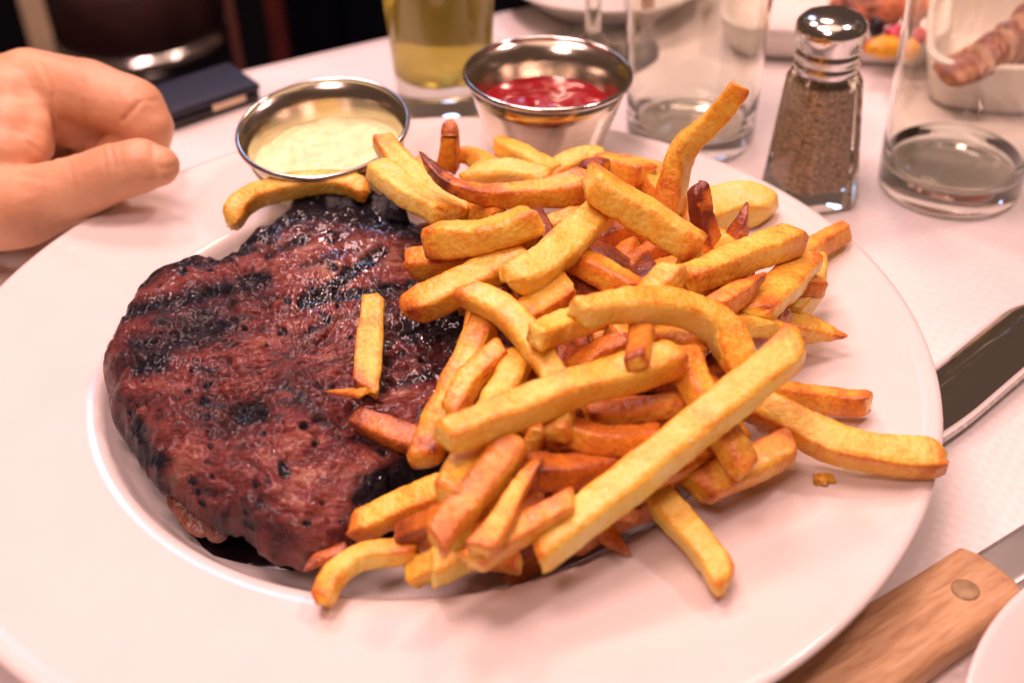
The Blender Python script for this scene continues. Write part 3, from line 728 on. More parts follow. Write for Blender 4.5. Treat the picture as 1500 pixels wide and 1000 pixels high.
FR = [
 # back of the heap
 ([(335, 328), (362, 294), (425, 272), (500, 268), (540, 282)], 38, 32, dict(b=.12, t0=.1, t1=.3, e0='round', e1='round', z=(3.7, 4.3, 4.6, 4.7, 4.7)), 'pale curved fry behind the charred back edge of the steak'),
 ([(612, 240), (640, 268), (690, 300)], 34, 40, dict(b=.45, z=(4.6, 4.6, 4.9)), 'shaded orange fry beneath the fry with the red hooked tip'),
 ([(668, 226), (695, 230), (728, 256)], 30, 34, dict(b=.3, z=(4.5, 4.5, 4.5), e0='round'), 'short bent fry behind the heap between the two sauce cups'),
 ([(806, 256), (845, 234), (884, 230)], 34, 30, dict(b=.22, z=(4.7, 4.9, 4.9)), 'fry lying against the foot of the ketchup cup'),
 ([(878, 240), (915, 252), (948, 262)], 46, 48, dict(b=.22, z=(5.0, 5.2, 5.3), t1=.35), 'broad blunt fry at the back right of the ketchup cup'),
 ([(940, 250), (962, 278), (988, 312)], 34, 36, dict(b=.3, z=(5.0, 5.1, 5.2)), 'fry lying left of the foot of the tall upright fry'),
 ([(1020, 312), (1085, 300), (1132, 306)], 74, 66, dict(b=.10, t0=.1, t1=.1, flat=.8, e1='round', z=(3.5, 3.4, 3.35)), 'wide pale flat potato slice at the back right of the heap'),
 ([(1035, 345), (1075, 380)], 44, 44, dict(b=.35, z=(4.9, 5.1)), 'fry wedged between the two dark tipped upright stubs'),
 ([(1150, 392), (1196, 362), (1241, 337)], 40, 30, dict(b=.22, t1=.2, z=(3.5, 3.5, 3.5)), 'short yellow fry poking out onto the right rim by the pepper shaker'),
 ([(1148, 468), (1182, 425), (1190, 385)], 52, 44, dict(b=.18, z=(3.8, 4.0, 4.1)), 'pale fry on the right flank of the heap'),
 ([(1130, 476), (1185, 482), (1238, 494)], 58, 44, dict(b=.24, t1=.35, e1='point', z=(3.9, 3.6, 3.4), flat=.7), 'blunt pointed fry end on the right flank facing the rim'),
 ([(1105, 570), (1215, 587), (1272, 592)], 40, 40, dict(b=.28, t1=.35, z=(3.8, 3.35, 3.35)), 'short fry just above the long fry that reaches the right rim'),
 ([(724, 210), (768, 230), (812, 256)], 28, 36, dict(b=.18, t0=.3, e0='round', z=(4.9, 4.9, 4.8)), 'slim fry pointing up left in front of the ketchup cup'),
 ([(658, 176), (659, 205), (656, 246)], 24, 34, dict(b=.28, t0=.55, e0='round', z=(6.2, 5.5, 4.4)), 'short upright fry standing between the two sauce cups'),
 ([(848, 250), (868, 246), (888, 246)], 24, 28, dict(b=.55, t0=.5, t1=.5, e0='round', z=(5.5, 5.6, 5.6)), 'brown glazed fry end near the top of the heap'),
 ([(1023, 268), (1028, 318), (1042, 372)], 30, 38, dict(b=.35, t0=1.0, l0=1.3, e0='round', z=(6.9, 5.9, 4.9)), 'upright stub with a dark glossy brown tip'),
 ([(1095, 297), (1086, 325), (1070, 372)], 16, 38, dict(b=.5, t0=.7, l0=.9, e0='point', z=(6.2, 5.6, 4.8)), 'red pointed stub right of the dark tipped stub'),
 ([(1086, 128), (1042, 180), (1003, 216), (988, 262), (978, 315)], 34, 46, dict(b=.2, t0=.45, t1=.4, l1=1.6, z=(9.4, 8.3, 7.4, 6.3, 5.2)), 'tall fry standing upright at the back of the heap'),
 ([(668, 300), (700, 306), (730, 322)], 40, 42, dict(b=.15), 'pale fry end below the red tipped fry'),
 ([(690, 258), (745, 256), (805, 268)], 40, 42, dict(b=.16, z=(5.3, 5.5, 5.6)), 'pale fry behind the middle of the red tipped fry'),
 ([(905, 240), (940, 248), (975, 262)], 30, 34, dict(b=.3, z=(4.6, 4.6, 4.7)), 'slim fry at the very back left of the tall upright fry'),
 # low front; fries called shaded have the heap's shadow put into their browning
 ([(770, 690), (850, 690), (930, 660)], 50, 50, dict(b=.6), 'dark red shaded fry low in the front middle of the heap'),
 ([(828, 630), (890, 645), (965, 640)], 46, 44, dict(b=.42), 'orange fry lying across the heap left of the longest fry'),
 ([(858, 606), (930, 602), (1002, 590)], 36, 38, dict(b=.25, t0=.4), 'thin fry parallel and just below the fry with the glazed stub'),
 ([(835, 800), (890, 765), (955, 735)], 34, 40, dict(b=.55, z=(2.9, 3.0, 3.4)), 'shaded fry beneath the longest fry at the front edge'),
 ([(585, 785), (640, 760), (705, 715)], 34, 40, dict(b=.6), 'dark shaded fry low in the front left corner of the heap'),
 ([(690, 825), (760, 778), (840, 735)], 40, 44, dict(b=.26, t0=.5), 'fry at the front edge running up right under the longest fry'),
 ([(600, 388), (650, 382), (715, 368)], 44, 44, dict(b=.35, t0=.3), 'fry with blunt end resting on the steak below a thicker fry'),
 ([(560, 206), (598, 255), (680, 322)], 36, 48, dict(b=.22, t0=.4, z=(6.3, 5.7, 5.3)), 'fry leaning up against the yellow sauce cup'),
 ([(552, 246), (596, 282), (662, 318)], 50, 60, dict(b=.12, t0=.1, t1=.3, flat=.6, z=(6.2, 6.0, 5.7)), 'pale rough fry overlapping the one leaning on the sauce cup'),
 ([(755, 352), (800, 334), (850, 318)], 34, 34, dict(b=.2), 'pale fry behind the crossing fries in the upper middle'),
 ([(783, 308), (793, 328), (806, 356)], 22, 26, dict(b=.75, t0=.4, t1=.2, e0='round', arc=.1), 'small dark red crisp piece in the upper middle'),
 ([(868, 356), (915, 342), (975, 352)], 46, 46, dict(b=.65, zmax=5.0), 'deep red fry in the hollow under the big diagonal fry'),  # the hollow's darkness is put into the browning, next rows too
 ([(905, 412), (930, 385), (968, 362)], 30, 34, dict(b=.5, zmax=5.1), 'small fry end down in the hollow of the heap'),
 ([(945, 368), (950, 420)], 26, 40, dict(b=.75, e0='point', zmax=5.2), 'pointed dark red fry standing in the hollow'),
 ([(1000, 385), (1045, 396), (1090, 386)], 42, 42, dict(b=.42), 'orange fry under the lower end of the big diagonal fry'),
 ([(1105, 462), (1145, 420), (1182, 378)], 58, 54, dict(b=.2, flat=.6, t1=.25), 'wide pale fry on the right flank leaning up right'),
 ([(1048, 452), (1085, 428), (1123, 400)], 40, 30, dict(b=.42, t1=.5, l1=.8, e1='point'), 'orange pointed fry on the right side under the blunt cut fry'),
 ([(1005, 412), (1085, 378), (1164, 349)], 46, 50, dict(b=.22, t1=.45, t0=.3), 'thick blunt cut fry at the upper right of the heap'),
 ([(1040, 476), (1110, 478), (1178, 488)], 42, 36, dict(b=.2, e1='point', t1=.3), 'pale tapering fry right of the arched fry'),
 ([(895, 492), (960, 494), (1035, 508)], 42, 42, dict(b=.3), 'fry lying under the arched fry'),
 ([(836, 548), (875, 520), (925, 500)], 40, 40, dict(b=.28), 'short fry behind the left half of the fry with the glazed stub'),
 ([(444, 836), (470, 818), (508, 806)], 14, 24, dict(b=.55, e0='point', t0=.4, z=(2.75, 2.5, 2.5)), 'tiny reddish brown sliver at the front of the steak'),
 ([(516, 610), (560, 628), (612, 648)], 34, 44, dict(b=.55, t0=.3, e0='round'), 'short reddish brown fry end on the front right of the steak'),
 ([(546, 437), (542, 500), (535, 572)], 40, 42, dict(b=.14, t0=.1, t1=.4, twist=.1, flat=.6), 'short fry lying alone on top of the steak'),
 ([(476, 573), (505, 574), (533, 576)], 10, 26, dict(b=.42, e0='point', flat=.4, t0=.3), 'thin curled peel at the foot of the lone fry on the steak'),
 ([(513, 776), (580, 746), (662, 712)], 44, 46, dict(b=.26, t0=.6, e0='round'), 'fry with browned round end at the front left of the heap'),
 ([(634, 832), (700, 805)], 54, 46, dict(b=.12, t0=-.1, z=(3.25, 3.3), twist=0.0, flat=.95), 'stubby fry with pale square cut end facing the camera'),
 ([(470, 884), (488, 845), (532, 815), (612, 806)], 40, 38, dict(b=.2, t0=.55, t1=.35, e0='round', z=(3.05, 3.05, 3.1, 3.1)), 'curved fry hanging onto the front rim at lower left'),
 ([(712, 468), (680, 538), (645, 612), (620, 676)], 46, 48, dict(b=.2, t1=.7, l1=.8), 'long fry on the steak edge with a dark brown lower end'),
 ([(738, 512), (692, 552), (660, 608)], 38, 40, dict(b=.42, t0=.3), 'orange fry left of the fry with pale square top'),
 ([(592, 456), (650, 432), (705, 402), (768, 370)], 50, 50, dict(b=.26, t0=.45, e0='round'), 'thick fry with ragged left end lying over the right edge of the steak'),
 ([(614, 222), (636, 250), (664, 272), (720, 286), (800, 282), (868, 268)], 14, 54, dict(b=.3, t0=1.0, l0=2.0, e0='point', z=(7.3, 6.8, 6.5, 6.3, 6.3, 6.4)), 'long fry with a dark red hooked tip at upper left'),
 ([(630, 352), (700, 348), (782, 322)], 56, 52, dict(b=.24, t0=.45, twist=.25), 'thick fry with browned broken end pointing left over the steak'),
 ([(828, 372), (880, 398), (938, 432)], 42, 46, dict(b=.35), 'orange fry running down right beneath the crossing fry'),
 ([(836, 420), (795, 446), (750, 476)], 52, 50, dict(b=.3, t0=.3), 'stubby fry in the middle with its cut end pointing up right'),
 ([(763, 520), (725, 598), (682, 678), (655, 730)], 44, 50, dict(b=.16, t0=.05), 'fry with pale square top passing under the long pale fry'),
 ([(756, 645), (722, 690), (664, 758), (638, 796)], 50, 50, dict(b=.27, t1=.35), 'thick fry at the front running down to the square cut stub'),
 ([(795, 664), (760, 715), (735, 762), (702, 808)], 16, 46, dict(b=.24, t0=.7, e0='point', t1=.3), 'fry with a thin brown pointed top at the front of the heap'),
 ([(1018, 716), (1080, 690), (1160, 652)], 56, 48, dict(b=.3, t0=.55, l0=.9), 'fry with a red crumpled end near the right front rim'),
 ([(1000, 512), (1025, 575), (1068, 648), (1094, 690)], 46, 48, dict(b=.3), 'fry passing steeply under the longest fry'),
 ([(940, 702), (1000, 768), (1040, 815), (1064, 858)], 50, 48, dict(b=.2, t1=.35, e1='round', z=(3.7, 3.4, 3.3, 3.25)), 'fry hanging straight out onto the front right rim'),
 ([(1095, 585), (1165, 622), (1240, 655), (1310, 668), (1386, 672)], 54, 54, dict(b=.2, t1=.3, e1='round', z=(4.3, 3.9, 3.7, 3.6, 3.65)), 'long fry reaching out to the right edge of the plate'),
 ([(682, 428), (738, 456), (790, 515), (818, 575), (815, 640)], 44, 44, dict(b=.27, t0=.35, arc=.25), 'curved fry bending down from the steak edge to the middle'),
 ([(888, 303), (842, 345), (792, 390), (742, 413)], 52, 56, dict(b=.15, e1='round', t1=.15), 'pale salted fry crossing below the big diagonal fry'),
 ([(862, 264), (905, 292), (962, 328), (1022, 366)], 54, 58, dict(b=.18, t1=.45, l1=.3), 'big diagonal fry across the top of the heap'),
 ([(782, 494), (825, 478), (880, 458)], 44, 42, dict(b=.16, t0=-.05), 'small fry with a pale cut face left of the arched fry'),
 ([(992, 390), (962, 424), (925, 462)], 50, 50, dict(b=.14, e0='round', t0=.15), 'short pale fry end above the arched fry'),
 ([(652, 642), (740, 606), (830, 574), (920, 546), (992, 524)], 50, 56, dict(b=.13, t0=.1, t1=.4), 'long pale fry sloping down left from the glazed stub'),
 ([(942, 482), (938, 505), (931, 532)], 42, 36, dict(b=.42, t1=.4, l1=.4, sink=.5), 'brown glazed stub hanging over the long pale fry'),
 ([(846, 458), (915, 448), (990, 450), (1045, 472), (1072, 508), (1084, 548)], 46, 54, dict(b=.12, t0=.2, arc=.5, zmax=7.2), 'pale arched fry bending over the middle of the heap'),
 ([(1172, 500), (1100, 562), (1000, 642), (900, 722), (788, 806)], 54, 62, dict(b=.16, t0=.5, l0=1.0, t1=.15, zmax=8.0, sink=.8, twist=.15), 'longest straight fry crossing the front right of the heap'),
]
MARKS = [((960, 450), 'the pale arched fry'), ((980, 655), 'the longest straight fry'), ((820, 580), 'the long pale sloping fry'), ((945, 318), 'the big diagonal fry'), ((815, 365), 'the pale salted crossing fry'),
         ((1085, 378), 'the thick blunt cut fry'), ((770, 500), 'the curved fry at the steak edge'), ((937, 508), 'the brown glazed stub'), ((1030, 320), 'the dark tipped stub'), ((740, 282), 'the fry with red hooked tip'),
         ((705, 345), 'the thick fry pointing left over the steak'), ((760, 715), 'the fry with thin brown point'), ((1080, 690), 'the fry with red crumpled end'), ((660, 820), 'the square cut stub'), ((1000, 770), 'the fry hanging onto the front rim'),
         ((960, 425), 'the short pale fry end'), ((880, 400), 'the orange fry under the crossing fry'), ((1150, 425), 'the wide pale fry on the right flank'), ((1110, 478), 'the pale tapering fry'), ((890, 645), 'the orange fry left of the longest fry')]
USED = set()
def middle_label(cx, cy, w, l, b):
    tone = 'pale gold' if b < .33 else 'golden' if b < .40 else 'orange' if b < .48 else 'orange brown'
    size = ('slim' if w < 31 else 'thick' if w > 37 else '') + (' short' if l < 52 else ' long' if l > 68 else '')
    for (mx, my), nm in sorted(MARKS, key=lambda q: math.hypot(q[0][0] - cx, q[0][1] - cy)):
        dx, dy = cx - mx, cy - my
        rel = ('right of' if dx > 0 else 'left of') if abs(dx) > abs(dy) else ('below' if dy > 0 else 'above')
        t = ' '.join(f'{size} {tone} fry partly covered {rel} {nm}'.split())
        if t not in USED: USED.add(t); return t
def middle_layer():
    r = random.Random(23); n = 0
    ZONES = [(700, 590, 830, 700, 9), (830, 420, 1060, 620, 10), (980, 380, 1180, 500, 9), (640, 300, 900, 480, 9), (870, 320, 1040, 410, 5), (700, 700, 900, 800, 5), (610, 795, 700, 815, 2), (930, 600, 1110, 700, 5)]
    for (x0, y0, x1, y1, k) in ZONES:
        for _ in range(k):
            cx, cy = r.uniform(x0, x1), r.uniform(y0, y1); a = r.uniform(0, math.pi); l = r.uniform(42, 78)
            dx, dy = math.cos(a) * l, math.sin(a) * l * .75; b = r.uniform(-9, 9)
            w = r.uniform(27, 40); B_ = r.uniform(.24, .54)
            place([(cx - dx, cy - dy), (cx + b, cy + b), (cx + dx, cy + dy)], w, w * r.uniform(.8, 1.1), dict(b=B_, t0=r.uniform(.1, .5), t1=r.uniform(.1, .5), zmax=4.8, sink=-.1, e0=r.choice(['cut', 'cut', 'round']), e1=r.choice(['cut', 'cut', 'point'])),
                  middle_label(cx, cy, w, l, B_), 'fries of the middle layer')
for k_, (px, w0, w1, opt, label) in enumerate(FR):
    if label.startswith('dark red shaded fry low'): middle_layer()
    place(px, w0, w1, opt, label)

def crumb(px, py, sz, z, toast, label, seed):
    p = bp(px, py, z); bm = bmesh.new(); bmesh.ops.create_icosphere(bm, subdivisions=3, radius=1)
    V = [tuple(np.array(p) + np.array([v.co.x * sz, v.co.y * sz * .6, v.co.z * sz * .35]) * (1 + 0.7 * fbm(v.co.x * 1.6 + seed, v.co.y * 1.6, v.co.z * 1.6, 3))) for v in bm.verts]
    Fc = [[v.index for v in f.verts] for f in bm.faces]; bm.free()
    o = mesh_obj('fry_crumb', V, Fc, MAT['fry'], origin=tuple(p), attrs={'toast': [toast] * len(V)}); tag(o, label, 'crumb', 'crumbs of fried potato')
crumb(1206, 702, .28, plate_z(*bp(1206, 702, 2.8)[:2]) + .08, .3, 'small golden crumb alone on the right rim of the plate', 1)
crumb(1176, 380, .20, 4.3, .95, 'tiny dark crisp bit at the right end of the blunt cut fry', 4)

# ------------------------------------------------------------------ sauce cups
def cup(bottom, tilt, rb, rt, h, label, sauce):
    """steel cup; bottom centre, tilt as rotation matrix"""
    c = Vector(bottom)
    root = empty('sauce_cup', bottom); tag(root, label, 'cup', 'steel sauce cups on the plate')
    t = 0.05
    prof = [(0, 0.0), (rb - 0.25, 0.0), (rb - .05, 0.06), (rb, 0.2), (rt, h - 0.02)]
    prof += arc(rt + 0.06, h, 0.085, 200, -20, 8)[1:] + arc(rt + 0.06, h, 0.085, -20, -150, 6)[1:-3]
    prof = [(0, 0.0), (rb - 0.25, 0.0), (rb - .05, 0.06), (rb, 0.2)] + [(rb + (rt - rb) * q, 0.2 + (h - 0.34) * q) for q in (.25, .5, .75, 1)]
    body_in = [(rt - t, h - 0.14)] + [(rb - t + (rt - rb) * q, 0.2 + (h - 0.34) * q) for q in (.75, .5, .25, 0)] + [(rb - .15, 0.08), (0, 0.06)]
    v, f = lathe(prof + body_in, 96, c, tilt); mesh_obj('cup_body', v, f, MAT['steel'], root, bottom)
    ring = [(rt + 0.02 + 0.095 * math.cos(a), h - 0.10 + 0.11 * math.sin(a)) for a in np.linspace(0, 2 * math.pi, 13)]
    v, f = lathe(ring, 96, c, tilt); mesh_obj('rolled_rim', v, f, MAT['chrome'], root, bottom)
    return root
KB = bp(799, 226, 2.62)
I3 = Matrix.Identity(3)
cup(tuple(KB), Matrix.Rotation(math.radians(2.0), 3, 'Y'), 2.05, 3.05, 3.5, 'upright steel sauce cup holding red ketchup', 'k')
def sauce_disc(center, R, tilt, z, mat, name, label, cat, amp, dome, seed, slope=(0, 0)):
    V, Fc = [], []; nr, ns = 26, 72
    c = Vector(center); rows = []
    for i in range(nr + 1):
        s = i / nr; row = []
        for k in range(ns if i else 1):
            a = 2 * math.pi * k / ns; x, y = R * s * math.cos(a), R * s * math.sin(a)
            h = z + dome * (1 - s * s) + amp * fbm(x * 1.1 + seed, y * 1.1, 2.0, 4) * (1 - s ** 6 * .6) + slope[0] * x + slope[1] * y
            row.append(len(V)); V.append(tilt @ Vector((x, y, h)) + c)
        rows.append(row)
    row = []
    for k in range(ns):
        a = 2 * math.pi * k / ns; row.append(len(V)); V.append(tilt @ Vector((R * .86 * math.cos(a), R * .86 * math.sin(a), z - .9)) + c)
    rows.append(row)
    for k in range(ns):
        k2 = (k + 1) % ns
        Fc.append((rows[0][0], rows[1][k], rows[1][k2]))
        for A, B in zip(rows[1:], rows[2:]): Fc.append((A[k], B[k], B[k2], A[k2]))
    Fc.append(tuple(reversed(rows[-1])))
    o = mesh_obj(name, V, Fc, mat, origin=center); tag(o, label, cat); return o
sauce_disc(tuple(KB), 2.62, Matrix.Rotation(math.radians(2.0), 3, 'Y'), 2.05, MAT['ketchup'], 'ketchup', 'glossy red ketchup inside the upright steel cup', 'ketchup', .09, .08, 3)
# the tilted cup of yellow sauce
AT = bp(473, 186, 5.4)
TILT = (Matrix.Rotation(math.radians(7), 3, 'X') @ Matrix.Rotation(math.radians(-2), 3, 'Y'))
ab = Vector(AT) - TILT @ Vector((0, 0, 2.75))
cup(tuple(ab), TILT, 2.15, 3.02, 2.85, 'tilted steel sauce cup holding pale yellow sauce', 'a')
sauce_disc(tuple(ab), 2.80, TILT, 1.72, MAT['aioli'], 'yellow_sauce', 'pale yellow creamy sauce inside the tilted steel cup', 'sauce', .16, .06, 8, (0.03, -0.13))

# ------------------------------------------------------------------ glasses
def tumbler(name, base, rb, rt, h, thick, wall, label, facets=None):
    c = tuple(base)
    prof = [(0, 0.06), (rb * .75, 0.05), (rb * .9, 0.0), (rb * .98, 0.06), (rb, 0.25)]
    prof += [(rb + (rt - rb) * q, 0.25 + (h - .25) * q) for q in (.1, .25, .5, .75, .97)] + [(rt - wall * .3, h), (rt - wall * .8, h - .03)]
    prof += [(rb + (rt - rb) * q - wall, 0.25 + (h - .25) * q) for q in (.9, .7, .5, .35, .2)]
    zi = thick
    prof += [(rb - wall + (rt - rb) * zi / h, zi + .5), (rb - wall - .12, zi + .18), (rb * .7, zi + .02), (0, zi)]
    v, f = lathe(prof, 96, c)
    o = mesh_obj(name, v, f, MAT['glass'], origin=c); tag(o, label, 'glass'); return o
def liquid(name, base, rb, rt, h, thick, wall, top, mat, label, cat):
    g = 0.012                      # the liquid reaches just into the glass wall
    prof = [(0, thick - g), (rb * .7, thick + .02 - g), (rb - wall - .12 + g, thick + .17), (rb - wall + (rt - rb) * thick / h + g, thick + .5)]
    n = 6
    for i in range(1, n + 1):
        z = thick + .5 + (top - thick - .5) * i / n
        prof.append((rb + (rt - rb) * (z - .25) / (h - .25) - wall + g, z))
    prof += [(prof[-1][0] * .96, top - .04), (0, top - .05)]
    v, f = lathe(prof, 96, base); o = mesh_obj(name, v, f, mat, origin=base); tag(o, label, cat); return o
WB = bp(1388, 270, 0.02)
tumbler('water_glass', WB, 2.80, 2.95, 10.5, .85, .16, 'clear tumbler at the right edge beside the pepper shaker')
liquid('drinking_water', tuple(WB), 2.80, 2.95, 10.5, .85, .16, 1.4, MAT['water'], 'little clear water in the bottom of the right tumbler', 'water')
WM = bp(1010, 198, 0.02)
tumbler('water_glass', WM, 2.78, 3.15, 12.0, .75, .14, 'clear tumbler behind the tall upright fry')
BB = bp(652, 150, 0.02)
tumbler('beer_glass', BB, 2.15, 2.95, 13.0, 1.5, .2, 'tall glass of pale beer behind the two sauce cups')
liquid('beer', tuple(BB), 2.15, 2.95, 13.0, 1.5, .2, 10.5, MAT['beer'], 'golden beer inside the tall glass', 'beer')
def wine_glass():
    b = bp(868, 78, 0.02)
    prof = [(0, .1), (3.0, .02), (3.05, .1), (2.0, .3), (.8, .6), (.38, 1.2), (.33, 4), (.36, 7.0), (.8, 7.6), (2.4, 9.0), (3.3, 11.5), (3.3, 14), (2.9, 17), (2.8, 17), (3.2, 14), (3.2, 11.5), (2.3, 9.1), (.7, 7.8), (0, 7.7)]
    v, f = lathe(prof, 64, tuple(b)); o = mesh_obj('wine_glass', v, f, MAT['glass'], origin=tuple(b)); tag(o, 'stemmed glass behind the ketchup cup', 'wine glass')
wine_glass()

# ------------------------------------------------------------------ pepper shaker
def shaker():
    b = bp(1184, 284, 0.02); bb = tuple(b)
    root = empty('pepper_shaker', bb); tag(root, 'glass pepper shaker with domed metal cap', 'pepper shaker')
    rot = math.radians(14)
    def oct_ring(hw, cut, z):
        pts = [(hw, -hw + cut), (hw, hw - cut), (hw - cut, hw), (-hw + cut, hw), (-hw, hw - cut), (-hw, -hw + cut), (-hw + cut, -hw), (hw - cut, -hw)]
        return [(b[0] + x * math.cos(rot) - y * math.sin(rot), b[1] + x * math.sin(rot) + y * math.cos(rot), b[2] + z) for x, y in pts]
    def stack(rings, name, mat, par, smooth=False):
        V = [p for r in rings for p in r]; n = 8; Fc = []
        for i in range(len(rings) - 1):
            for k in range(n): Fc.append((i * n + k, i * n + (k + 1) % n, (i + 1) * n + (k + 1) % n, (i + 1) * n + k))
        Fc.append(tuple(range(n - 1, -1, -1))); Fc.append(tuple((len(rings) - 1) * n + k for k in range(n)))
        o = mesh_obj(name, V, Fc, mat, par, bb, smooth=smooth); bv = o.modifiers.new('bevel', 'BEVEL'); bv.width = 0.0006; bv.segments = 3; bv.limit_method = 'ANGLE'; bv.angle_limit = 0.3
        return o
    outer = [(1.56, .58, 0), (1.64, .58, .12), (1.56, .56, .9), (1.24, .48, 5.1), (1.10, .46, 5.45), (.90, .40, 5.62), (.87, .38, 6.3)]
    inner = [(.66, .28, 6.3), (.68, .28, 5.65), (.82, .32, 5.3), (.90, .34, 5.0), (1.10, .40, .95), (1.06, .38, .75), (.9, .32, .62)]
    stack([oct_ring(*r) for r in outer + inner], 'glass_body', MAT['glass'], root)
    pp = stack([oct_ring(*r) for r in [(.9, .32, .63), (1.065, .38, .76), (1.105, .40, .95), (.915, .34, 4.85), (.85, .32, 4.92)]], 'ground_pepper', MAT['pepper'], None)
    tag(pp, 'brown ground pepper filling the glass shaker', 'pepper')
    prof = [(1.22, 6.05), (1.30, 6.10), (1.32, 6.35), (1.25, 6.45), (1.25, 6.55), (1.33, 6.65), (1.33, 6.85), (1.25, 6.95), (1.26, 7.05), (1.36, 7.30), (1.40, 7.55), (1.42, 7.72), (1.36, 7.92), (1.15, 8.12), (.8, 8.26), (.4, 8.32), (0, 8.33), (0, 8.25), (.8, 8.18), (1.1, 8.0), (1.28, 7.7), (1.18, 6.9), (1.15, 6.1), (1.22, 6.05)]
    prof = [(r * .94, z - .60) for r, z in prof]
    v, f = lathe(prof, 64, bb); cap = mesh_obj('metal_cap', v, f, MAT['chrome'], root, bb)
    for i in range(7):
        a = 2 * math.pi * i / 6; r = 0 if i == 6 else .5
        z = 7.695 if i < 6 else 7.725
        p = (b[0] + r * math.cos(a), b[1] + r * math.sin(a), b[2] + z)
        v, f = lathe([(0, .012), (.06, .012), (.075, 0), (.06, -.03), (0, -.03)], 14, p); mesh_obj('hole', v, f, MAT['black_plastic'], cap, p)
shaker()

# ------------------------------------------------------------------ cutlery at the right
def strip(name, pts, mat, parent, origin, z_fun, thick, bev=.06):
    """solid from left/right edge polylines: pts = [(left xy, right xy)], z_fun(u, v)"""
    V, Fc = [], []; n, m = len(pts), 10
    for side in (0, 1):
        for i, (l, r) in enumerate(pts):
            for j in range(m + 1):
                v = j / m; x = l[0] + (r[0] - l[0]) * v; y = l[1] + (r[1] - l[1]) * v
                z = z_fun(i / (n - 1), v * 2 - 1)
                e = max(0, (abs(v * 2 - 1) - .82) / .18)
                V.append((x, y, z - (thick if side else 0) + (1 if side else -1) * bev * e * e))
    W = m + 1; o_ = n * W
    for i in range(n - 1):
        for j in range(m):
            a = i * W + j; Fc.append((a, a + 1, a + W + 1, a + W)); Fc.append((o_ + a, o_ + a + W, o_ + a + W + 1, o_ + a + 1))
    rim = list(range(W)) + [i * W + m for i in range(1, n)] + [(n - 1) * W + j for j in range(m - 1, -1, -1)] + [i * W for i in range(n - 2, 0, -1)]
    for a, b_ in zip(rim, rim[1:] + rim[:1]): Fc.append((a, o_ + a, o_ + b_, b_))
    return mesh_obj(name, V, Fc, mat, parent, origin)
def fork():
    a, b = bp(1384, 585, .5)[:2], bp(1500, 492, .5)[:2]
    d = (b - a) / np.linalg.norm(b - a); n = np.array([-d[1], d[0]])
    pts = []
    for u in np.linspace(-9, 6.2, 50):
        w = .42 + .66 * sstep(-7, 0.5, u)
        if u > 4.9: w *= math.sqrt(max(.12, 1 - ((u - 4.9) / 1.32) ** 2))
        c = a + d * u
        pts.append((c + n * w, c - n * w))
    root = empty('fork', (a[0], a[1], 0)); tag(root, 'polished steel cutlery handle tucked under the right of the plate', 'fork')
    strip('handle', pts, MAT['mirror'], root, (a[0], a[1], .3), lambda u, v: .62 + .22 * sstep(.3, 1, u) + .50 * (1 - abs(v) ** 2.2) , .45, .02)
    for k in range(4):                                # tines, hidden under the rim
        tp = []
        for u in np.linspace(-14.5, -10.6, 8):
            c = a + d * u + n * ((k - 1.5) * .42); tp.append((c + n * .11, c - n * .11))
        strip('tine', tp, MAT['chrome'], root, (a[0], a[1], .3), lambda u, v: .25 + .12 * u, .12, .02)
    nk = []
    for u in np.linspace(-10.8, -8.8, 12):
        c = a + d * u; w = .38 + .48 * (1 - sstep(-10.4, -8.9, u)); nk.append((c + n * w, c - n * w))
    strip('neck', nk, MAT['chrome'], root, (a[0], a[1], .3), lambda u, v: .38 + .24 * u, .16, .03)
fork()
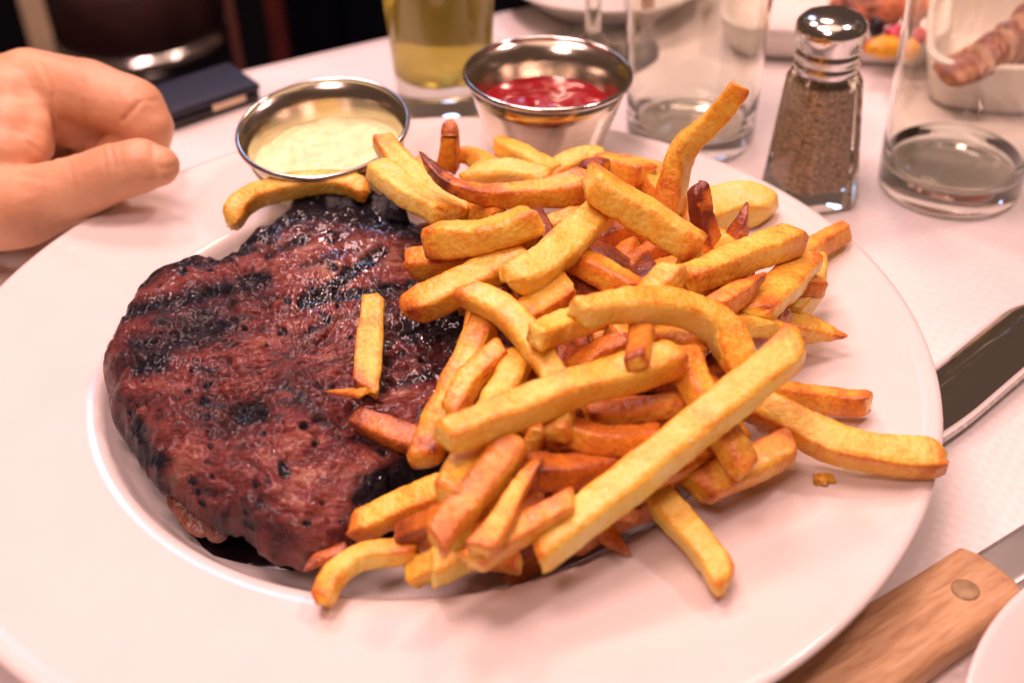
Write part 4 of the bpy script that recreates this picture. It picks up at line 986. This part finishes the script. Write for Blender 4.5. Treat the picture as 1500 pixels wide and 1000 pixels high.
def steak_knife():
    a, b = bp(1150, 1030, 1.2)[:2], bp(1462, 828, 1.2)[:2]
    d = (b - a) / np.linalg.norm(b - a); n = np.array([-d[1], d[0]]); Lh = np.linalg.norm(b - a)
    root = empty('steak_knife', (b[0], b[1], 0)); tag(root, 'steak knife with riveted wooden handle at lower right', 'knife')
    ang = math.atan2(d[1], d[0])
    V, Fc = [], []; nn, K = 44, 24
    for i in range(nn):
        t = i / (nn - 1); u = -3.5 + (Lh + 3.5) * t
        w = 1.22 + .10 * math.sin(t * 5 + .4) ; h = .62
        e = min(t, 1 - t); q = min(1, e / .03); k_ = .72 + .28 * math.sqrt(max(0, 1 - (1 - q) ** 2))
        for k in range(K):
            p = 2 * math.pi * k / K; c, s_ = math.cos(p), math.sin(p)
            X = math.copysign(abs(c) ** .55, c) * w * k_; Z = math.copysign(abs(s_) ** .6, s_) * h * k_
            V.append((u, X, Z))
    for i in range(nn - 1):
        for k in range(K): Fc.append((i * K + k, i * K + (k + 1) % K, (i + 1) * K + (k + 1) % K, (i + 1) * K + k))
    Fc.append(tuple(range(K - 1, -1, -1))); Fc.append(tuple((nn - 1) * K + k for k in range(K)))
    h = mesh_obj('wooden_handle', V, Fc, MAT['wood'], None)
    h.parent = root; h.location = Vector((a[0] - b[0], a[1] - b[1], .70)) * S; h.rotation_euler = (0, 0, ang)
    dull = plain('dull_brass', (0.40, 0.28, 0.15), rough=0.6, metal=.4, var=.15, scale=300)
    for u in (Lh - 1.45, Lh - 8.6):
        p = a + d * u - n * .12; v, f = lathe([(0, .07), (.30, .06), (.36, .02), (.37, -.2), (0, -.2)], 28, (p[0], p[1], 1.30)); mesh_obj('rivet', v, f, dull, root, (p[0], p[1], 1.3))
    pts = []
    for u in np.linspace(Lh - .2, Lh + 11, 40):
        c = a + d * u
        w0, w1 = .80, .62
        tip = sstep(Lh + 7, Lh + 11, u)
        pts.append((c + n * w0 * (1 - tip * .9), c - n * w1 * (1 - tip)))
    strip('blade', pts, plain('satin_steel', (0.80, 0.77, 0.74), rough=0.30, metal=1.0, var=0.04, scale=80), root, (b[0], b[1], .6), lambda u, v: .86 - .10 * u, .20, .05)
steak_knife()
def side_dish():
    p = bp(1438, 936, 2.2); dirv = np.array([.80, -.60]); R = 8.0
    c = (p[0] + dirv[0] * R, p[1] + dirv[1] * R, 0.02)
    prof = [(0, .5), (4.8, .5), (5.6, .8), (6.4, 1.6), (7.8, 2.1), (7.98, 2.16), (8.03, 2.08), (7.9, 1.95), (6.3, 1.35), (5.2, .4), (4.9, 0), (4.5, 0), (4.4, .2), (0, .2)]
    v, f = lathe(prof, 96, c); o = mesh_obj('side_plate', v, f, MAT['ceramic'], origin=c); tag(o, 'blurred white side plate edge in the lower right corner', 'plate')
side_dish()

# ------------------------------------------------------------------ things on the table behind
def wallet():
    c0 = bp(380, 146, 0)[:2]; a = np.array([-.80, -.60]); n = np.array([-.60, .80])
    def pt(u, v): return c0 + a * u + n * v
    cc = pt(7, 1.3); root = empty('glasses_case', (cc[0], cc[1], 0)); tag(root, 'narrow dark navy case with pale clasp at the table edge beside the hand', 'case')
    rot = math.atan2(a[1], a[0])
    box_part('lower_shell', (cc[0], cc[1], 0), 14, 3.0, .5, MAT['black_plastic'], root, rot, .18, .02)
    box_part('upper_cover', (cc[0], cc[1], 0), 14.1, 3.1, .4, MAT['dark_leather'], root, rot, .15, .53)
    k = pt(1.6, -.16); box_part('clasp', (k[0], k[1], 0), 1.7, .14, .5, plain('pale_gold_metal', (0.62, 0.48, 0.33), rough=.35, metal=1.0), root, rot, .05, .24)
wallet()
def round_plate():
    c = bp(888, 2, .02); R = 5.7
    prof = [(0, .5), (R * .62, .5), (R * .72, .75), (R * .97, 1.75), (R, 1.85), (R + .05, 1.75), (R * .95, 1.55), (R * .7, .5), (R * .62, 0), (0, 0.02)]
    v, f = lathe(prof, 80, tuple(c)); o = mesh_obj('bread_plate', v, f, MAT['ceramic_back'], origin=tuple(c)); tag(o, 'round white plate behind the ketchup cup and middle tumbler', 'plate')
    q = bp(934, 14, 1.2); bm = bmesh.new(); bmesh.ops.create_icosphere(bm, subdivisions=4, radius=1)
    V = [tuple(np.array(q) + np.array([v.co.x * .55, v.co.y * 1.0, v.co.z * 1.0 + .2]) * (1 + .25 * fbm(v.co.x * 1.5, v.co.y * 1.5, v.co.z * 1.5, 3))) for v in bm.verts]
    Fc = [[v.index for v in f.verts] for f in bm.faces]; bm.free()
    o = mesh_obj('bread_piece', V, Fc, plain('bread_crust', (.42, .19, .06), rough=.7, var=.3, scale=150, bump=.5), origin=tuple(q)); tag(o, 'brown piece of bread on the round plate behind the ketchup', 'bread')
round_plate()
def rect_dish(name, corner_px, ux, length, depth, h, label):
    """rounded rectangular dish; corner_px: near left corner on table"""
    c0 = bp(*corner_px, 0)[:2]; u = np.array(ux) / np.linalg.norm(ux); n = np.array([-u[1], u[0]])
    cx = c0 + u * length / 2 + n * depth / 2
    def ring(inset, z, rad):
        pts = []; hx, hy = length / 2 - inset, depth / 2 - inset; rad = max(.3, rad - inset * .5)
        for (sx, sy, a0) in ((1, 1, 0), (-1, 1, 90), (-1, -1, 180), (1, -1, 270)):
            for k in range(9):
                a = math.radians(a0 + 90 * k / 8); x = sx * (hx - rad) + rad * math.cos(a); y = sy * (hy - rad) + rad * math.sin(a)
                p = cx + u * x + n * y; pts.append((p[0], p[1], z))
        return pts
    rings = [ring(.9, .03, 2.0), ring(.55, .3, 2.0), ring(.15, h * .7, 2.0), ring(-.05, h - .12, 2.0), ring(-.02, h, 2.0), ring(.3, h + .03, 2.0), ring(.45, h - .1, 2.0), ring(.75, h * .6, 2.0), ring(1.1, .45, 2.0), ring(2.0, .36, 2.0)]
    V = [p for r in rings for p in r]; m = 36; Fc = []
    for i in range(len(rings) - 1):
        for k in range(m): Fc.append((i * m + k, i * m + (k + 1) % m, (i + 1) * m + (k + 1) % m, (i + 1) * m + k))
    Fc.append(tuple(range(m - 1, -1, -1))); Fc.append(tuple((len(rings) - 1) * m + k for k in range(m)))
    o = mesh_obj(name, V, Fc, MAT['ceramic_back'], origin=(cx[0], cx[1], 0)); tag(o, label, 'dish'); return cx, u, n
rect_dish('serving_dish', (1050, 92), (1, -.22), 10.5, 8.5, 1.9, 'white serving dish with fruit behind the pepper shaker')
rect_dish('serving_dish', (1338, 172), (1, -.20), 14, 9.5, 2.6, 'white deep dish of sliced meat seen through the right tumbler')
def lumpy(name, c, r, mat, label, cat, seed, amp=.2, parent=None, n=3, freq=1.4):
    bm = bmesh.new(); bmesh.ops.create_icosphere(bm, subdivisions=n, radius=1)
    V = [tuple(np.array(c) + np.array([v.co.x * r[0], v.co.y * r[1], v.co.z * r[2]]) * (1 + amp * fbm(v.co.x * freq + seed, v.co.y * freq, v.co.z * freq, 3))) for v in bm.verts]
    Fc = [[v.index for v in f.verts] for f in bm.faces]; bm.free()
    o = mesh_obj(name, V, Fc, mat, parent, origin=tuple(c))
    if label: tag(o, label, cat)
    return o
toast = plain('grilled_toast', (.48, .15, .06), rough=.6, var=.5, scale=90, bump=.6, bscale=300)
lumpy('toast', bp(1275, 12, 2.2), (2.0, 1.3, .8), toast, 'reddish grilled toast in the fruit dish', 'toast', 2, .25, n=4)
lumpy('orange_slice', bp(1298, 70, 2.0), (.95, .5, .5), plain('orange_flesh', (.92, .42, .02), rough=.35, var=.15), 'orange fruit slice in the dish behind the shaker', 'orange', 4, .15)
lumpy('berry', bp(1318, 50, 2.2), (.75, .5, .42), plain('pink_berry', (.62, .04, .08), rough=.3, var=.2), 'pink red berry right of the dark berry', 'berry', 6, .2)
lumpy('berry', bp(1277, 70, 1.9), (.38, .38, .36), plain('red_berry', (.60, .05, .02), rough=.3, var=.2), 'small red berry left of the orange slice', 'berry', 7, .2)
lumpy('berry', bp(1284, 40, 2.4), (.36, .36, .5), plain('dark_berry', (.012, .008, .014), rough=.35, var=.2, bump=.8, bscale=300), 'dark berry standing in front of the toast', 'berry', 9, .25)
def sliced_meat():
    p0, p1 = bp(1392, 108, 2.2), bp(1560, 62, 2.2)
    root = empty('sliced_meat', tuple(p0)); tag(root, 'row of browned meat slices in the deep white dish', 'meat')
    m, nt, b = new_mat('roast_slice')
    tc = N(nt, 'ShaderNodeTexCoord'); no = N(nt, 'ShaderNodeTexNoise', Scale=110.0, Detail=4.0); L(nt, tc.outputs['Object'], no.inputs['Vector'])
    r = ramp(nt, [(.35, (.15, .035, .02)), (.55, (.32, .09, .04)), (.72, (.60, .33, .15))], no.outputs['Fac']); L(nt, r.outputs[0], b.inputs['Base Color']); b.inputs['Roughness'].default_value = .4
    fatm = plain('slice_fat', (.52, .29, .16), rough=.4, var=.15)
    nS = 17
    for i in range(nS):
        t = i / (nS - 1); c = p0 * (1 - t) + p1 * t; h = .35 + 1.35 * t; cream = i in (3, 6, 8, 12, 15)
        d = (p1 - p0) / np.linalg.norm(p1 - p0)
        bm = bmesh.new(); bmesh.ops.create_uvsphere(bm, u_segments=28, v_segments=18, radius=1)
        V = []
        for v in bm.verts:
            q = np.array([math.copysign(abs(v.co.x) ** .6, v.co.x) * (.06 if cream else .36), v.co.y * 1.1, v.co.z * h * (1.04 if cream else 1)]) * (1 + .16 * fbm(v.co.x + i * 3, v.co.y * 2, v.co.z * 2, 3))
            q = np.array([q[0] + .75 * q[2], q[1], q[2] + h * .55])
            V.append(tuple(np.array([c[0], c[1], 2.1 + .2 * t]) + np.array([d[0] * q[0] - d[1] * q[1], d[1] * q[0] + d[0] * q[1], q[2]])))
        Fc = [[v.index for v in f.verts] for f in bm.faces]; bm.free()
        mesh_obj('fat_layer' if cream else 'slice', V, Fc, fatm if cream else m, root, tuple(c))
sliced_meat()

# ------------------------------------------------------------------ the hand
def hand():
    verts, faces = [], []
    def cone(p, q, r0, r1):
        """capsule with two radii"""
        p, q = np.array(p), np.array(q); d = q - p; Ld = np.linalg.norm(d); d /= Ld
        s = np.cross(d, [0.3, 0.2, 1.0]); s /= np.linalg.norm(s); t = np.cross(d, s)
        K, rows = 22, []
        prof = [(-r0 * math.cos(a), r0 * math.sin(a)) for a in np.linspace(.12, math.pi / 2, 7)] + [(Ld * k, r0 + (r1 - r0) * k) for k in (.25, .5, .75)] + [(Ld + r1 * math.sin(a), r1 * math.cos(a)) for a in np.linspace(0, math.pi / 2 - .12, 7)]
        b0 = len(verts)
        for (u, r) in prof:
            for k in range(K):
                a = 2 * math.pi * k / K; verts.append(tuple(p + d * u + (s * math.cos(a) + t * math.sin(a)) * r))
        for i in range(len(prof) - 1):
            for k in range(K): faces.append((b0 + i * K + k, b0 + i * K + (k + 1) % K, b0 + (i + 1) * K + (k + 1) % K, b0 + (i + 1) * K + k))
        faces.append(tuple(b0 + k for k in range(K - 1, -1, -1))); faces.append(tuple(b0 + (len(prof) - 1) * K + k for k in range(K)))
    def chain(js):
        for (a, ra), (b, rb) in zip(js, js[1:]): cone(a, b, ra, rb)
    J = lambda x, y, d, r: (hp(x, y, d), r)
    wrist = J(-190, 262, 48.0, 2.5)
    chain([J(-1000, 520, 50.0, 4.3), J(-420, 330, 49.0, 3.1), wrist])
    # palm: one metacarpal for each finger
    chain([wrist, J(-60, 175, 47.3, 1.9), J(38, 122, 46.6, 1.32)])
    chain([wrist, J(-50, 190, 48.6, 1.9), J(50, 140, 48.4, 1.35)])
    chain([wrist, J(-50, 225, 49.8, 1.8), J(45, 180, 50.2, 1.2)])
    chain([wrist, J(-60, 255, 50.6, 1.6), J(30, 225, 51.6, 1.05)])
    # fingers
    chain([J(38, 122, 46.6, 1.32), J(125, 136, 46.0, 1.26), J(196, 158, 45.6, 1.14), J(216, 186, 45.7, 1.0), J(214, 215, 46.0, .84), J(168, 226, 46.4, .74)])
    chain([J(52, 150, 47.7, 1.25), J(165, 172, 47.2, 1.10), J(184, 194, 47.6, .95), J(152, 204, 47.7, .82), J(122, 198, 47.5, .74)])
    chain([J(45, 180, 50.2, 1.2), J(165, 196, 49.8, 1.02), J(180, 240, 49.7, .9), J(115, 250, 49.2, .78)])
    chain([J(30, 225, 51.6, 1.05), J(125, 238, 51.2, .88), J(140, 268, 51.0, .78), J(85, 270, 50.4, .7)])
    # thumb with its ball
    chain([wrist, J(-90, 305, 45.8, 1.9), J(30, 305, 44.4, 1.45), J(110, 276, 43.9, 1.15), J(168, 252, 43.6, 1.02), J(205, 243, 43.5, .98), J(233, 243, 43.5, .74)])
    # web between thumb and index
    chain([J(-40, 255, 46.0, 1.6), J(25, 190, 46.6, 1.15)])
    chain([J(-30, 200, 46.9, 1.7), J(40, 150, 46.9, 1.1)])
    chain([J(-60, 240, 45.4, 1.8), J(15, 222, 45.2, 1.25), J(38, 215, 45.3, 1.0)])
    chain([J(-60, 180, 46.4, 1.8), J(20, 165, 46.2, 1.2), J(42, 205, 45.6, .95)])
    chain([J(-80, 205, 45.8, 2.0), J(15, 188, 45.5, 1.35), J(46, 190, 45.5, .9)])
    chain([J(-70, 130, 46.6, 1.7), J(20, 146, 46.0, 1.3), J(48, 168, 45.9, 1.05)])
    chain([J(76, 150, 46.6, .95), J(100, 178, 46.6, .85), J(100, 190, 46.8, .7)])
    og = hp(0, 300, 47)
    og = (og[0], og[1], 0)
    root = empty('person', og); tag(root, 'bare hand with curled fingers resting on the table beside the plate', 'person')
    o = mesh_obj('hand', verts, faces, MAT['skin'], root, og)
    md = o.modifiers.new('remesh', 'REMESH'); md.mode = 'VOXEL'; md.voxel_size = 0.0010; md.use_smooth_shade = True
    sm = o.modifiers.new('smooth', 'SMOOTH'); sm.factor = .5; sm.iterations = 15
    dg = bpy.context.evaluated_depsgraph_get(); me = bpy.data.meshes.new_from_object(o.evaluated_get(dg))
    o.modifiers.clear(); o.data = me
    if not me.materials: me.materials.append(MAT['skin'])
    # skin folds: grooves pressed into the surface
    n = len(me.vertices); co = np.empty(n * 3); me.vertices.foreach_get('co', co); co = co.reshape(-1, 3) / S + np.array(og)
    no = np.empty(n * 3); me.vertices.foreach_get('normal', no); no = no.reshape(-1, 3)
    D = co - CAM; zc = D @ FW; X = 750 + FPX * (D @ RT) / zc; Y = 500 - FPX * (D @ UP) / zc
    facing = (no * (-D / np.linalg.norm(D, axis=1)[:, None])).sum(1) > -.1
    CRE = [((222, 214), (230, 258), 3.5, .07, 45.2), ((150, 216), (158, 262), 3, .035, 45), ((162, 214), (170, 256), 3, .05, 45), ((174, 214), (181, 252), 3, .03, 45), ((100, 232), (112, 285), 4, .03, 46),
           ((180, 176), (203, 152), 4, .10, 47), ((204, 150), (232, 146), 3, .03, 47), ((200, 128), (226, 152), 3, .03, 47), ((190, 122), (215, 148), 3, .025, 47), ((76, 140), (82, 205), 4, .10, 48), ((122, 150), (126, 188), 4, .07, 48),
           ((60, 95), (76, 130), 4, .03, 48), ((40, 210), (78, 236), 4, .05, 47), ((20, 190), (60, 205), 4, .03, 47), ((5, 250), (60, 262), 5, .03, 46), ((20, 100), (32, 130), 4, .025, 48)]
    dis = np.zeros(n)
    for (a, b_, w, dp, zm) in CRE:
        ax_, ay_ = a; dx, dy = b_[0] - ax_, b_[1] - ay_; t = np.clip(((X - ax_) * dx + (Y - ay_) * dy) / (dx * dx + dy * dy), 0, 1)
        dd = np.hypot(X - ax_ - t * dx, Y - ay_ - t * dy)
        g = np.exp(-(dd / w) ** 2) - .35 * np.exp(-(dd / (w * 2.4)) ** 2)
        dis -= dp * g * facing * (zc < zm)
    el = np.hypot((X - 243) / 20, (Y - 231) / 15); dis -= (.035 * np.exp(-((el - 1) / .16) ** 2) - .012 * np.exp(-(el / .8) ** 4)) * facing * (zc < 44.2)      # outline of the thumbnail
    fine = np.array([0.035 * fbm(p[0] * .9, p[1] * .9, p[2] * .9, 3) + .010 * nz(p[0] * 4, p[1] * 4, p[2] * 4) for p in co])
    co2 = co + no * (dis + fine)[:, None]
    me.vertices.foreach_set('co', ((co2 - np.array(og)) * S).ravel()); me.update()
    me.polygons.foreach_set('use_smooth', [True] * len(me.polygons))
    return root
hand()
